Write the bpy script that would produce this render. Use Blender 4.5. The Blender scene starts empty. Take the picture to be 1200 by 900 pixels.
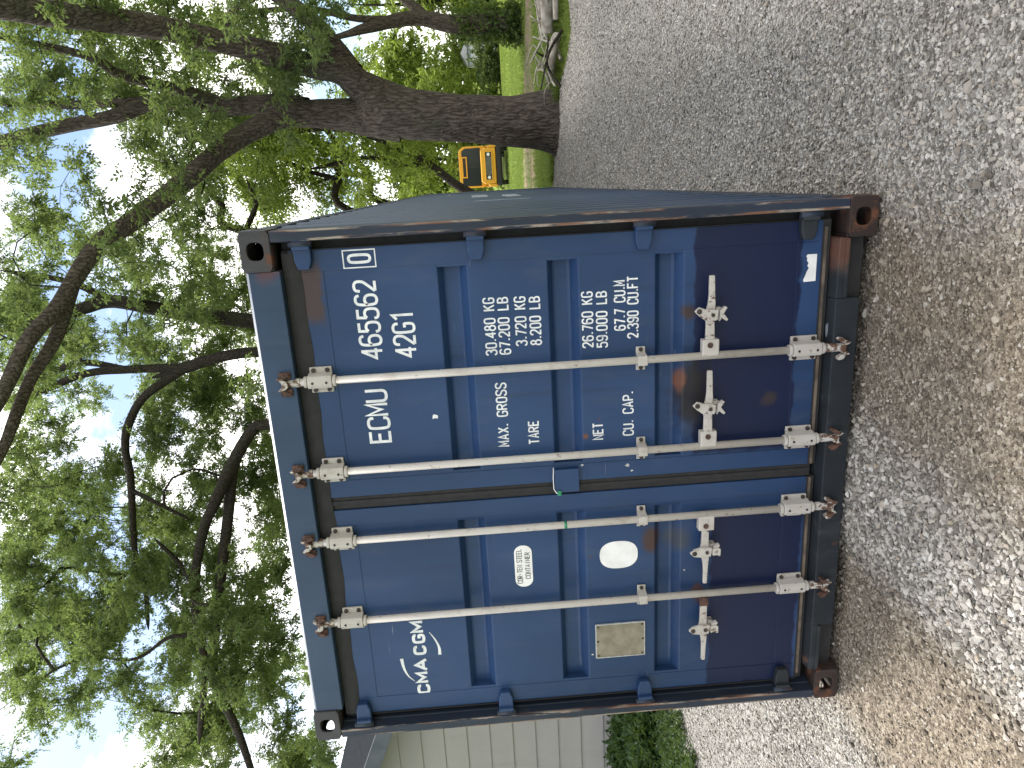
import bpy, bmesh, math, random
import numpy as np
from mathutils import Vector, Matrix

random.seed(11)
RNG = np.random.default_rng(11)
SC = bpy.context.scene
COL = SC.collection

# ------------------------------------------------------------------ camera
CAM_POS = np.array([1.3456, -2.8709, 1.6570])
YAW, PITCH, ROLL, FPX = 0.2789, -0.0384, -0.0670, 823.286
right = np.array([math.cos(YAW), math.sin(YAW), 0.0])
fwd = np.array([-math.sin(YAW) * math.cos(PITCH), math.cos(YAW) * math.cos(PITCH), math.sin(PITCH)])
upv = np.cross(right, fwd)
r2 = math.cos(ROLL) * right + math.sin(ROLL) * upv
u2 = -math.sin(ROLL) * right + math.cos(ROLL) * upv
# the phone was held sideways: the picture's right is the ground, its top is the place's right
cam = bpy.data.cameras.new('camera')
cam_o = bpy.data.objects.new('camera', cam)
COL.objects.link(cam_o)
cam_o.matrix_world = Matrix(((-u2[0], r2[0], -fwd[0], CAM_POS[0]),
                             (-u2[1], r2[1], -fwd[1], CAM_POS[1]),
                             (-u2[2], r2[2], -fwd[2], CAM_POS[2]),
                             (0, 0, 0, 1)))
cam.sensor_fit = 'HORIZONTAL'
cam.sensor_width = 36.0
cam.lens = FPX / 1200.0 * 36.0
cam.clip_start = 0.05
cam.clip_end = 2000
SC.camera = cam_o

# ------------------------------------------------------------------ sky, sun, exposure
SUN_EL, SUN_AZ = math.radians(60), math.radians(-48)     # azimuth from +Y towards +X
SKY_STRENGTH = 0.11
world = bpy.data.worlds.new('World')
SC.world = world
world.use_nodes = True
wt = world.node_tree
for n in list(wt.nodes):
    wt.nodes.remove(n)
def wn(t, **k):
    n = wt.nodes.new(t)
    for a, b in k.items():
        setattr(n, a, b)
    return n
w_out = wn('ShaderNodeOutputWorld')
w_bg = wn('ShaderNodeBackground')
w_bg.inputs['Strength'].default_value = SKY_STRENGTH
w_sky = wn('ShaderNodeTexSky', sky_type='NISHITA', sun_disc=False)
w_sky.sun_elevation = SUN_EL
w_sky.sun_rotation = SUN_AZ
w_tc = wn('ShaderNodeTexCoord')
w_map = wn('ShaderNodeMapping')
w_map.inputs['Scale'].default_value = (1.0, 1.0, 1.7)
w_map.inputs['Location'].default_value = (3.1, 0.4, 0.2)
w_n = wn('ShaderNodeTexNoise')
w_n.inputs['Scale'].default_value = 2.6
w_n.inputs['Detail'].default_value = 9
w_n.inputs['Roughness'].default_value = 0.58
w_r = wn('ShaderNodeValToRGB')
w_r.color_ramp.elements[0].position = 0.435
w_r.color_ramp.elements[1].position = 0.565
w_n2 = wn('ShaderNodeTexNoise')
w_n2.inputs['Scale'].default_value = 5.0
w_n2.inputs['Detail'].default_value = 6
w_r2 = wn('ShaderNodeValToRGB')
w_r2.color_ramp.elements[0].color = (9.4, 9.3, 9.3, 1)
w_r2.color_ramp.elements[1].color = (16.0, 15.6, 15.0, 1)
w_mix = wn('ShaderNodeMix', data_type='RGBA')
wt.links.new(w_tc.outputs['Generated'], w_map.inputs['Vector'])
wt.links.new(w_map.outputs['Vector'], w_n.inputs['Vector'])
wt.links.new(w_map.outputs['Vector'], w_n2.inputs['Vector'])
wt.links.new(w_n.outputs['Fac'], w_r.inputs['Fac'])
wt.links.new(w_n2.outputs['Fac'], w_r2.inputs['Fac'])
wt.links.new(w_r.outputs['Color'], w_mix.inputs['Factor'])
wt.links.new(w_sky.outputs['Color'], w_mix.inputs['A'])
wt.links.new(w_r2.outputs['Color'], w_mix.inputs['B'])
wt.links.new(w_mix.outputs['Result'], w_bg.inputs['Color'])
wt.links.new(w_bg.outputs['Background'], w_out.inputs['Surface'])

sun = bpy.data.lights.new('sun', 'SUN')
sun.energy = 3.4
sun.angle = math.radians(18)
sun.color = (1.0, 0.965, 0.91)
sun_o = bpy.data.objects.new('sun', sun)
COL.objects.link(sun_o)
sd = Vector((math.sin(SUN_AZ) * math.cos(SUN_EL), math.cos(SUN_AZ) * math.cos(SUN_EL), math.sin(SUN_EL)))
sun_o.rotation_euler = (-sd).to_track_quat('-Z', 'Y').to_euler()
sun_o.location = (-10, 12, 25)

SC.view_settings.view_transform = 'Standard'
SC.view_settings.look = 'None'
SC.view_settings.exposure = 1.2
SC.view_settings.gamma = 1.0
SC.view_settings.use_curve_mapping = False
SC.render.engine = 'CYCLES'
SC.cycles.max_bounces = 6
SC.cycles.diffuse_bounces = 3
SC.cycles.transmission_bounces = 4
SC.cycles.transparent_max_bounces = 4
SC.cycles.caustics_reflective = False
SC.cycles.caustics_refractive = False

# ------------------------------------------------------------------ helpers
class MB:
    """collects simple shapes; build() links them as one mesh object"""
    def __init__(self):
        self.v, self.f, self.sm = [], [], []
    def add(self, verts, faces, smooth=False):
        o = len(self.v)
        self.v.extend([tuple(float(c) for c in p) for p in verts])
        for fc in faces:
            self.f.append(tuple(i + o for i in fc))
            self.sm.append(smooth)
        return self
    def box(self, x0, x1, y0, y1, z0, z1):
        v = [(x, y, z) for z in (z0, z1) for y in (y0, y1) for x in (x0, x1)]
        return self.add(v, [(0, 2, 3, 1), (4, 5, 7, 6), (0, 1, 5, 4), (2, 6, 7, 3), (0, 4, 6, 2), (1, 3, 7, 5)])
    def prism(self, poly, axis, a, b):
        """poly in the other two axes (x,y,z order), extruded a..b along axis"""
        n = len(poly)
        def mk(p, t):
            q = list(p); q.insert(axis, t); return tuple(q)
        v = [mk(p, a) for p in poly] + [mk(p, b) for p in poly]
        fs = [tuple(range(n)), tuple(range(2 * n - 1, n - 1, -1))]
        fs += [(i, i + n, (i + 1) % n + n, (i + 1) % n) for i in range(n)]
        return self.add(v, fs)
    def cyl(self, p0, p1, ra, rb=None, n=14, caps=True):
        rb = ra if rb is None else rb
        p0, p1 = Vector(p0), Vector(p1)
        d = (p1 - p0).normalized()
        a = d.orthogonal().normalized(); b = d.cross(a)
        v = []
        for p, r in ((p0, ra), (p1, rb)):
            for i in range(n):
                t = 2 * math.pi * i / n
                v.append(p + a * (r * math.cos(t)) + b * (r * math.sin(t)))
        self.add(v, [(i, (i + 1) % n, (i + 1) % n + n, i + n) for i in range(n)], True)
        if caps:
            o = len(self.v) - 2 * n
            self.f.append(tuple(o + i for i in range(n - 1, -1, -1))); self.sm.append(False)
            self.f.append(tuple(o + n + i for i in range(n))); self.sm.append(False)
        return self
    def tube(self, pts, radii, n=10, caps=True):
        v, f = tube_arrays(np.array(pts, float), np.array(radii, float), n)
        self.add(v, f, True)
        if caps:
            o = len(self.v) - len(v)
            self.f.append(tuple(o + i for i in range(n - 1, -1, -1))); self.sm.append(False)
            self.f.append(tuple(o + len(v) - n + i for i in range(n))); self.sm.append(False)
        return self
    def holed(self, c, w, h, hw, hh, th, ax, n=28):
        """rectangular plate w x h centred at c with an oval hole, normal along ax (0 x, 1 y, 2 z)"""
        oth = [i for i in range(3) if i != ax]
        def P(a, b, d):
            q = [0, 0, 0]; q[oth[0]] = c[oth[0]] + a; q[oth[1]] = c[oth[1]] + b; q[ax] = c[ax] + d
            return tuple(q)
        O, I = [], []
        for i in range(n):
            t = 2 * math.pi * (i + 0.5) / n
            ct, st = math.cos(t), math.sin(t)
            k = 1 / max(abs(ct) / (w / 2), abs(st) / (h / 2))
            O.append((ct * k, st * k))
            e = 2 / 2.8
            I.append((hw / 2 * math.copysign(abs(ct) ** e, ct), hh / 2 * math.copysign(abs(st) ** e, st)))
        v = [P(a, b, -th / 2) for a, b in O] + [P(a, b, -th / 2) for a, b in I] + [P(a, b, th / 2) for a, b in O] + [P(a, b, th / 2) for a, b in I]
        fs = []
        for i in range(n):
            j = (i + 1) % n
            fs += [(i, j, j + n, i + n), (2 * n + j, 2 * n + i, 3 * n + i, 3 * n + j), (i + n, j + n, j + 3 * n, i + 3 * n), (j, i, i + 2 * n, j + 2 * n)]
        return self.add(v, fs)
    def build(self, name, mat, parent=None, bevel=0.0, seg=2, fixn=True):
        me = bpy.data.meshes.new(name)
        me.from_pydata(self.v, [], self.f)
        me.polygons.foreach_set('use_smooth', self.sm)
        if fixn or bevel:
            bm = bmesh.new(); bm.from_mesh(me)
            bmesh.ops.recalc_face_normals(bm, faces=bm.faces)
            if bevel:
                es = [e for e in bm.edges if len(e.link_faces) == 2 and e.calc_face_angle(0) > 0.6]
                bmesh.ops.bevel(bm, geom=es, offset=bevel, segments=seg, affect='EDGES', profile=0.6, clamp_overlap=True)
            bm.to_mesh(me); bm.free()
        if mat: me.materials.append(mat)
        return link(name, me, parent)

def link(name, data, parent=None):
    o = bpy.data.objects.new(name, data)
    COL.objects.link(o)
    if parent is not None: o.parent = parent
    return o
def tag(o, label=None, cat=None, group=None, kind=None):
    if label: o['label'] = label
    if cat: o['category'] = cat
    if group: o['group'] = group
    if kind: o['kind'] = kind
    return o
def empty(name, loc=(0, 0, 0)):
    o = bpy.data.objects.new(name, None)
    o.empty_display_size = 0.2
    COL.objects.link(o); o.location = loc
    return o
def inv_parent(o, parent):
    o.parent = parent
    o.matrix_parent_inverse = Matrix.Translation(parent.location).inverted()
    return o

def spline(pts, per=6):
    """Catmull-Rom through rows of any width"""
    P = np.array(pts, float)
    P = np.vstack([2 * P[0] - P[1], P, 2 * P[-1] - P[-2]])
    out = []
    for i in range(1, len(P) - 2):
        for k in range(per):
            t = k / per
            a, b, c, d = P[i - 1], P[i], P[i + 1], P[i + 2]
            out.append(0.5 * (2 * b + (c - a) * t + (2 * a - 5 * b + 4 * c - d) * t * t + (3 * b - a - 3 * c + d) * t ** 3))
    out.append(P[-2])
    return np.array(out)
def frames(P):
    T = np.gradient(P, axis=0)
    T /= np.linalg.norm(T, axis=1, keepdims=True) + 1e-9
    A = np.zeros_like(P)
    ref = np.array([1.0, 0, 0]) if abs(T[0][0]) < 0.8 else np.array([0, 1.0, 0])
    a = np.cross(T[0], ref); a /= np.linalg.norm(a)
    for i in range(len(P)):
        a = a - T[i] * a.dot(T[i]); a /= np.linalg.norm(a) + 1e-9
        A[i] = a
    return T, A, np.cross(T, A)
def tube_arrays(P, R, n):
    T, A, B = frames(P)
    th = np.linspace(0, 2 * math.pi, n, endpoint=False)
    V = P[:, None, :] + R.reshape(len(P), -1, 1) * (np.cos(th)[None, :, None] * A[:, None, :] + np.sin(th)[None, :, None] * B[:, None, :])
    m = len(P)
    F = [(i * n + j, i * n + (j + 1) % n, (i + 1) * n + (j + 1) % n, (i + 1) * n + j) for i in range(m - 1) for j in range(n)]
    return V.reshape(-1, 3), F
def np_mesh(name, V, F, mat, smooth=False):
    """quads given as an (n,4) array"""
    me = bpy.data.meshes.new(name)
    V = np.asarray(V, np.float32); F = np.asarray(F, np.int32)
    k = F.shape[1]
    me.vertices.add(len(V)); me.vertices.foreach_set('co', V.ravel())
    me.loops.add(F.size); me.loops.foreach_set('vertex_index', F.ravel())
    me.polygons.add(len(F)); me.polygons.foreach_set('loop_start', np.arange(0, F.size, k, dtype=np.int32))
    me.polygons.foreach_set('use_smooth', np.full(len(F), smooth))
    me.update(calc_edges=True)
    me.validate()
    if mat: me.materials.append(mat)
    return me

# value noise in numpy, for shaping real geometry
_T = RNG.random((64, 64, 64)).astype(np.float32)
def vnoise(P):
    P = np.asarray(P, float); I = np.floor(P).astype(int); f = P - I; f = f * f * (3 - 2 * f)
    def g(a, b, c): return _T[(I[..., 0] + a) & 63, (I[..., 1] + b) & 63, (I[..., 2] + c) & 63]
    x, y, z = f[..., 0], f[..., 1], f[..., 2]
    return ((g(0,0,0)*(1-x)+g(1,0,0)*x)*(1-y)+(g(0,1,0)*(1-x)+g(1,1,0)*x)*y)*(1-z)+((g(0,0,1)*(1-x)+g(1,0,1)*x)*(1-y)+(g(0,1,1)*(1-x)+g(1,1,1)*x)*y)*z
def fbm(P, oct=3):
    s, a = 0, 0.5
    for k in range(oct):
        s = s + a * vnoise(np.asarray(P) * 2 ** k + 17.3 * k); a *= 0.5
    return s

# ------------------------------------------------------------------ materials
class NT:
    def __init__(self, name):
        self.m = bpy.data.materials.new(name); self.m.use_nodes = True
        self.t = self.m.node_tree
        self.b = self.t.nodes['Principled BSDF']; self.out = self.t.nodes['Material Output']
        self.geo = self.n('ShaderNodeNewGeometry')
        self.pos = self.geo.outputs['Position']
    def n(self, t, **k):
        nd = self.t.nodes.new(t)
        for a, b in k.items(): setattr(nd, a, b)
        return nd
    def l(self, a, b): self.t.links.new(a, b)
    def setin(self, nd, key, v):
        if hasattr(v, 'is_linked') or isinstance(v, bpy.types.NodeSocket): self.l(v, nd.inputs[key])
        else: nd.inputs[key].default_value = v
    def math(self, op, a, b=None, c=None, clamp=False):
        nd = self.n('ShaderNodeMath', operation=op, use_clamp=clamp)
        self.setin(nd, 0, a)
        if b is not None: self.setin(nd, 1, b)
        if c is not None: self.setin(nd, 2, c)
        return nd.outputs[0]
    def vmath(self, op, a, b=None):
        nd = self.n('ShaderNodeVectorMath', operation=op)
        self.setin(nd, 0, a)
        if b is not None: self.setin(nd, 1, b)
        return nd.outputs[0]
    def scaled(self, s, vec=None):
        return self.vmath('MULTIPLY', vec or self.pos, s if isinstance(s, tuple) else (s, s, s))
    def noise(self, scale, detail=4, rough=0.55, vec=None, color=False):
        nd = self.n('ShaderNodeTexNoise'); nd.inputs['Scale'].default_value = 1.0
        nd.inputs['Detail'].default_value = detail; nd.inputs['Roughness'].default_value = rough
        self.l(self.scaled(scale, vec), nd.inputs['Vector'])
        return nd.outputs['Color' if color else 'Fac']
    def voro(self, scale, feature='F1', out='Distance', vec=None):
        nd = self.n('ShaderNodeTexVoronoi', feature=feature); nd.inputs['Scale'].default_value = 1.0
        self.l(self.scaled(scale, vec), nd.inputs['Vector'])
        return nd.outputs[out]
    def ramp(self, fac, stops):
        nd = self.n('ShaderNodeValToRGB'); r = nd.color_ramp
        while len(r.elements) > 1: r.elements.remove(r.elements[-1])
        for i, (p, c) in enumerate(stops):
            e = r.elements[0] if i == 0 else r.elements.new(p)
            e.position = p; c = (c, c, c) if isinstance(c, (int, float)) else c
            e.color = (c[0], c[1], c[2], 1)
        self.l(fac, nd.inputs['Fac'])
        return nd.outputs['Color']
    def mix(self, fac, a, b, blend='MIX'):
        nd = self.n('ShaderNodeMix', data_type='RGBA', blend_type=blend)
        for k, v in (('Factor', fac), ('A', a), ('B', b)):
            if isinstance(v, tuple) and len(v) == 3: v = v + (1,)
            self.setin(nd, k, v)
        return nd.outputs['Result']
    def remap(self, v, a, b, c=0.0, d=1.0):
        nd = self.n('ShaderNodeMapRange', interpolation_type='SMOOTHSTEP'); 
        for k, x in (('Value', v), ('From Min', a), ('From Max', b), ('To Min', c), ('To Max', d)): self.setin(nd, k, x)
        return nd.outputs['Result']
    def bump(self, h, strength=0.3, dist=0.01, prev=None):
        nd = self.n('ShaderNodeBump'); nd.inputs['Strength'].default_value = strength; nd.inputs['Distance'].default_value = dist
        self.l(h, nd.inputs['Height'])
        if prev is not None: self.l(prev, nd.inputs['Normal'])
        return nd.outputs['Normal']
    def blob(self, c, half, wob=0.03, wscale=22.0, soft=0.25):
        """1 inside a box with ragged edges, 0 outside: a stain or a patch of other paint"""
        w = self.n('ShaderNodeTexNoise'); w.inputs['Scale'].default_value = 1.0; w.inputs['Detail'].default_value = 4
        self.l(self.scaled(wscale), w.inputs['Vector'])
        off = self.vmath('MULTIPLY', self.vmath('SUBTRACT', w.outputs['Color'], (0.5, 0.5, 0.5)), (wob, wob, wob))
        p = self.vmath('ABSOLUTE', self.vmath('DIVIDE', self.vmath('SUBTRACT', self.vmath('ADD', self.pos, off), tuple(c)), tuple(half)))
        s = self.n('ShaderNodeSeparateXYZ'); self.l(p, s.inputs[0])
        if soft < 0.35: d = self.math('MAXIMUM', self.math('MAXIMUM', s.outputs[0], s.outputs[1]), s.outputs[2])
        else: d = self.math('POWER', self.math('ADD', self.math('POWER', s.outputs[0], 2.0), self.math('POWER', s.outputs[2], 2.0)), 0.5)
        return self.remap(d, 1 + soft, 1 - soft, 0.0, 1.0) if False else self.math('SUBTRACT', 1.0, self.remap(d, 1 - soft, 1 + soft))
    def done(self, color=None, rough=0.5, metal=0.0, normal=None, spec=0.5):
        if color is not None: self.setin(self.b, 'Base Color', color + (1,) if isinstance(color, tuple) and len(color) == 3 else color)
        self.setin(self.b, 'Roughness', rough); self.setin(self.b, 'Metallic', metal)
        self.b.inputs['Specular IOR Level'].default_value = spec
        if normal is not None: self.l(normal, self.b.inputs['Normal'])
        return self.m

RUST = (0.060, 0.026, 0.015)
RUST_L = (0.15, 0.062, 0.032)
def painted_steel(name, base, rust_amt=0.45, blobs=(), dust=0.30, streak=0.5, rough=0.42, edges=False):
    t = NT(name)
    fade = t.noise((1.1, 1.1, 0.7), 4)
    c = t.mix(t.remap(fade, 0.3, 0.7), tuple(x * 0.80 for x in base), tuple(min(1, x * 1.22 + 0.004) for x in base))
    st = t.noise((26.0, 26.0, 0.9), 5, 0.6)
    c = t.mix(t.math('MULTIPLY', t.remap(st, 0.52, 0.78), streak), c, tuple(x * 0.45 + 0.008 for x in base))
    du = t.noise((9.0, 9.0, 3.0), 6, 0.65)
    c = t.mix(t.math('MULTIPLY', t.remap(du, 0.5, 0.8), dust * 0.7), c, (0.10, 0.105, 0.11))
    # fine scratches
    sc = t.noise((7.0, 7.0, 160.0), 3, 0.5); sg = t.noise(3.0, 2)
    c = t.mix(t.math('MULTIPLY', t.remap(sc, 0.70, 0.76), t.remap(sg, 0.50, 0.68)), c, (0.22, 0.24, 0.27))
    rv = rough
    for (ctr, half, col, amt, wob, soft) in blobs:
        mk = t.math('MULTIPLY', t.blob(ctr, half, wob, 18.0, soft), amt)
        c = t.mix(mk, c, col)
    if edges:   # paint worn to rust and bare metal along the folded edges of the posts
        sp = t.n('ShaderNodeSeparateXYZ'); t.l(t.pos, sp.inputs[0])
        ax = t.math('ABSOLUTE', sp.outputs[0])
        e = t.math('MAXIMUM', t.remap(t.math('ABSOLUTE', t.math('SUBTRACT', ax, 1.172)), 0.011, 0.004), t.remap(t.math('ABSOLUTE', t.math('SUBTRACT', ax, 1.213)), 0.010, 0.003))
        e = t.math('MULTIPLY', e, t.remap(sp.outputs[1], 0.02, 0.006))
        e = t.math('MULTIPLY', e, t.remap(t.noise((40.0, 40.0, 3.5), 6, 0.7), 0.46, 0.56))
        c = t.mix(e, c, t.mix(t.remap(t.noise((20.0, 20.0, 6.0), 4), 0.4, 0.6), (0.16, 0.075, 0.042), (0.30, 0.25, 0.20)))
    rn = t.noise(7.5, 8, 0.68)
    rm = t.remap(rn, 0.72 - 0.2 * rust_amt, 0.80 - 0.2 * rust_amt)
    rc = t.mix(t.noise(40.0, 4), RUST, RUST_L)
    c = t.mix(rm, c, rc)
    rgh = t.math('ADD', t.math('MULTIPLY', rm, 0.35), t.math('ADD', rough - 0.08, t.math('MULTIPLY', fade, 0.2)))
    hgt = t.math('ADD', t.math('MULTIPLY', t.noise((3.0, 3.0, 2.2), 3), 1.0), t.math('MULTIPLY', t.noise(120.0, 3), 0.03))
    hgt = t.math('SUBTRACT', hgt, t.math('MULTIPLY', rm, 0.04))
    return t.done(c, rgh, 0.0, t.bump(hgt, 0.35, 0.02), 0.32)

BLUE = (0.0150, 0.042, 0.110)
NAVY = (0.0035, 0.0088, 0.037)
DARK = (0.022, 0.022, 0.022)
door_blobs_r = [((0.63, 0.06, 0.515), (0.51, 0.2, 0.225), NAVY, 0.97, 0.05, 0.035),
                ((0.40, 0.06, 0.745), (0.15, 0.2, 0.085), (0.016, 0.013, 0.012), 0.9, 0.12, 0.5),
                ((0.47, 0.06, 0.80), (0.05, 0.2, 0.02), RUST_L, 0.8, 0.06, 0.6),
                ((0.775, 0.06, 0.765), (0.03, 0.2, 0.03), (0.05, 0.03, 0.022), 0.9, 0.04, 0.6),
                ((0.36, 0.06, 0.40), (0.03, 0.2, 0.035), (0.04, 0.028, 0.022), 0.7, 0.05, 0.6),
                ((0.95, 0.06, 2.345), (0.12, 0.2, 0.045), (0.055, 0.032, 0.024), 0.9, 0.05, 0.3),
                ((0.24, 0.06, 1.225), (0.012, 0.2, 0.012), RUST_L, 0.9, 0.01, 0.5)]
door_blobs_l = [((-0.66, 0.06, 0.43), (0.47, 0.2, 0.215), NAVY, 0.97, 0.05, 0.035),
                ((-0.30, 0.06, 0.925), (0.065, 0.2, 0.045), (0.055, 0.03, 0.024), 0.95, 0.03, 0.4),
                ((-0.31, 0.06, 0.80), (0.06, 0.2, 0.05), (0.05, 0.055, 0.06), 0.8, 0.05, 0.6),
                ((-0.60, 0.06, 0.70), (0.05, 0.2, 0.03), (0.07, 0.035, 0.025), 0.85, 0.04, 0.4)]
M = {}
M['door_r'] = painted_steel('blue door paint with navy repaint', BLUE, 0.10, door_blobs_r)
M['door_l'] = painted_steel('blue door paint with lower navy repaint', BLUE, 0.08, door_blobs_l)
M['blue'] = painted_steel('blue container paint', BLUE, 0.22)
M['blue_top'] = painted_steel('blue header paint', (0.022, 0.045, 0.085), 0.18,
      [((1.08, 0.0, 2.50), (0.06, 0.3, 0.05), (0.09, 0.035, 0.03), 0.8, 0.05, 0.5)])
M['post'] = painted_steel('rusty blue post paint', (0.014, 0.022, 0.038), 0.45, [], 0.4, 0.7, 0.5, edges=True)
M['side'] = painted_steel('blue sidewall paint', (0.020, 0.040, 0.075), 0.2, [], 0.45, 0.3, 0.38)
M['cast_top'] = painted_steel('weathered casting paint', (0.040, 0.038, 0.040), 0.75, [], 0.5, 0.3, 0.55)
M['cast_low'] = painted_steel('rusted casting', (0.024, 0.015, 0.012), 0.9, [], 0.2, 0.3, 0.65)
M['sill'] = painted_steel('grimy sill paint', (0.013, 0.017, 0.021), 0.40, [((1.00, 0.0, 0.14), (0.08, 0.3, 0.05), RUST_L, 0.55, 0.10, 0.6)], 0.4, 0.6, 0.55)
def mat_rubber():
    t = NT('weathered door gasket')
    c = t.mix(t.noise((30.0, 30.0, 30.0), 4), (0.010, 0.010, 0.011), (0.034, 0.033, 0.033))
    return t.done(c, 0.7, 0.0, t.bump(t.noise(60.0, 4), 0.3, 0.004), 0.3)
M['rubber'] = mat_rubber()
def mat_whitesteel(name, chips):
    t = NT(name)
    c = t.mix(t.noise((20.0, 20.0, 5.0), 5), (0.34, 0.31, 0.27), (0.50, 0.475, 0.44))
    c = t.mix(t.math('MULTIPLY', t.remap(t.noise((14.0, 14.0, 9.0), 6, 0.7), 0.50, 0.75), 0.55), c, (0.26, 0.21, 0.17))
    ch = t.remap(t.noise((45.0, 45.0, 30.0), 5, 0.7), chips, chips + 0.05)
    c = t.mix(ch, c, t.mix(t.noise(90.0), (0.05, 0.03, 0.022), (0.14, 0.07, 0.04)))
    return t.done(c, 0.55, 0.0, t.bump(t.noise(80.0, 4), 0.25, 0.004), 0.4)
M['white'] = mat_whitesteel('chipped cream paint', 0.63)
M['white_worn'] = mat_whitesteel('badly chipped cream paint', 0.58)
def simple(name, c1, c2, scale=30.0, rough=0.6, bump=0.2, metal=0.0, spec=0.4):
    t = NT(name)
    return t.done(t.mix(t.remap(t.noise(scale, 5), 0.3, 0.7), c1, c2), rough, metal, t.bump(t.noise(scale * 2.5, 4), bump, 0.005), spec)
M['cam'] = mat_whitesteel('cream paint half rusted away', 0.47)
M['lip'] = simple('tan worn rubber lip', (0.05, 0.04, 0.03), (0.15, 0.115, 0.085), 12.0, 0.7)
M['rust'] = simple('rust', (0.030, 0.018, 0.014), (0.11, 0.055, 0.038), 40.0, 0.8, 0.5)
M['bolt'] = simple('dark bolt steel', (0.015, 0.013, 0.012), (0.06, 0.04, 0.03), 60.0, 0.6)
M['letter'] = simple('white stencil paint', (0.55, 0.57, 0.58), (0.72, 0.73, 0.73), 25.0, 0.6, 0.05)
M['ink'] = simple('black print', (0.02, 0.02, 0.02), (0.05, 0.05, 0.05), 25.0, 0.6, 0.05)
M['decal'] = simple('white decal film', (0.66, 0.66, 0.64), (0.78, 0.78, 0.76), 12.0, 0.45, 0.05)
M['plate'] = simple('weathered olive metal plate', (0.16, 0.145, 0.10), (0.24, 0.215, 0.16), 18.0, 0.5, 0.1)
M['platerim'] = simple('pale plate rim', (0.30, 0.31, 0.30), (0.5, 0.5, 0.48), 60.0, 0.5, 0.1)
M['green'] = simple('green marker paint', (0.01, 0.16, 0.08), (0.03, 0.25, 0.13), 30.0, 0.5, 0.1)
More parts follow.
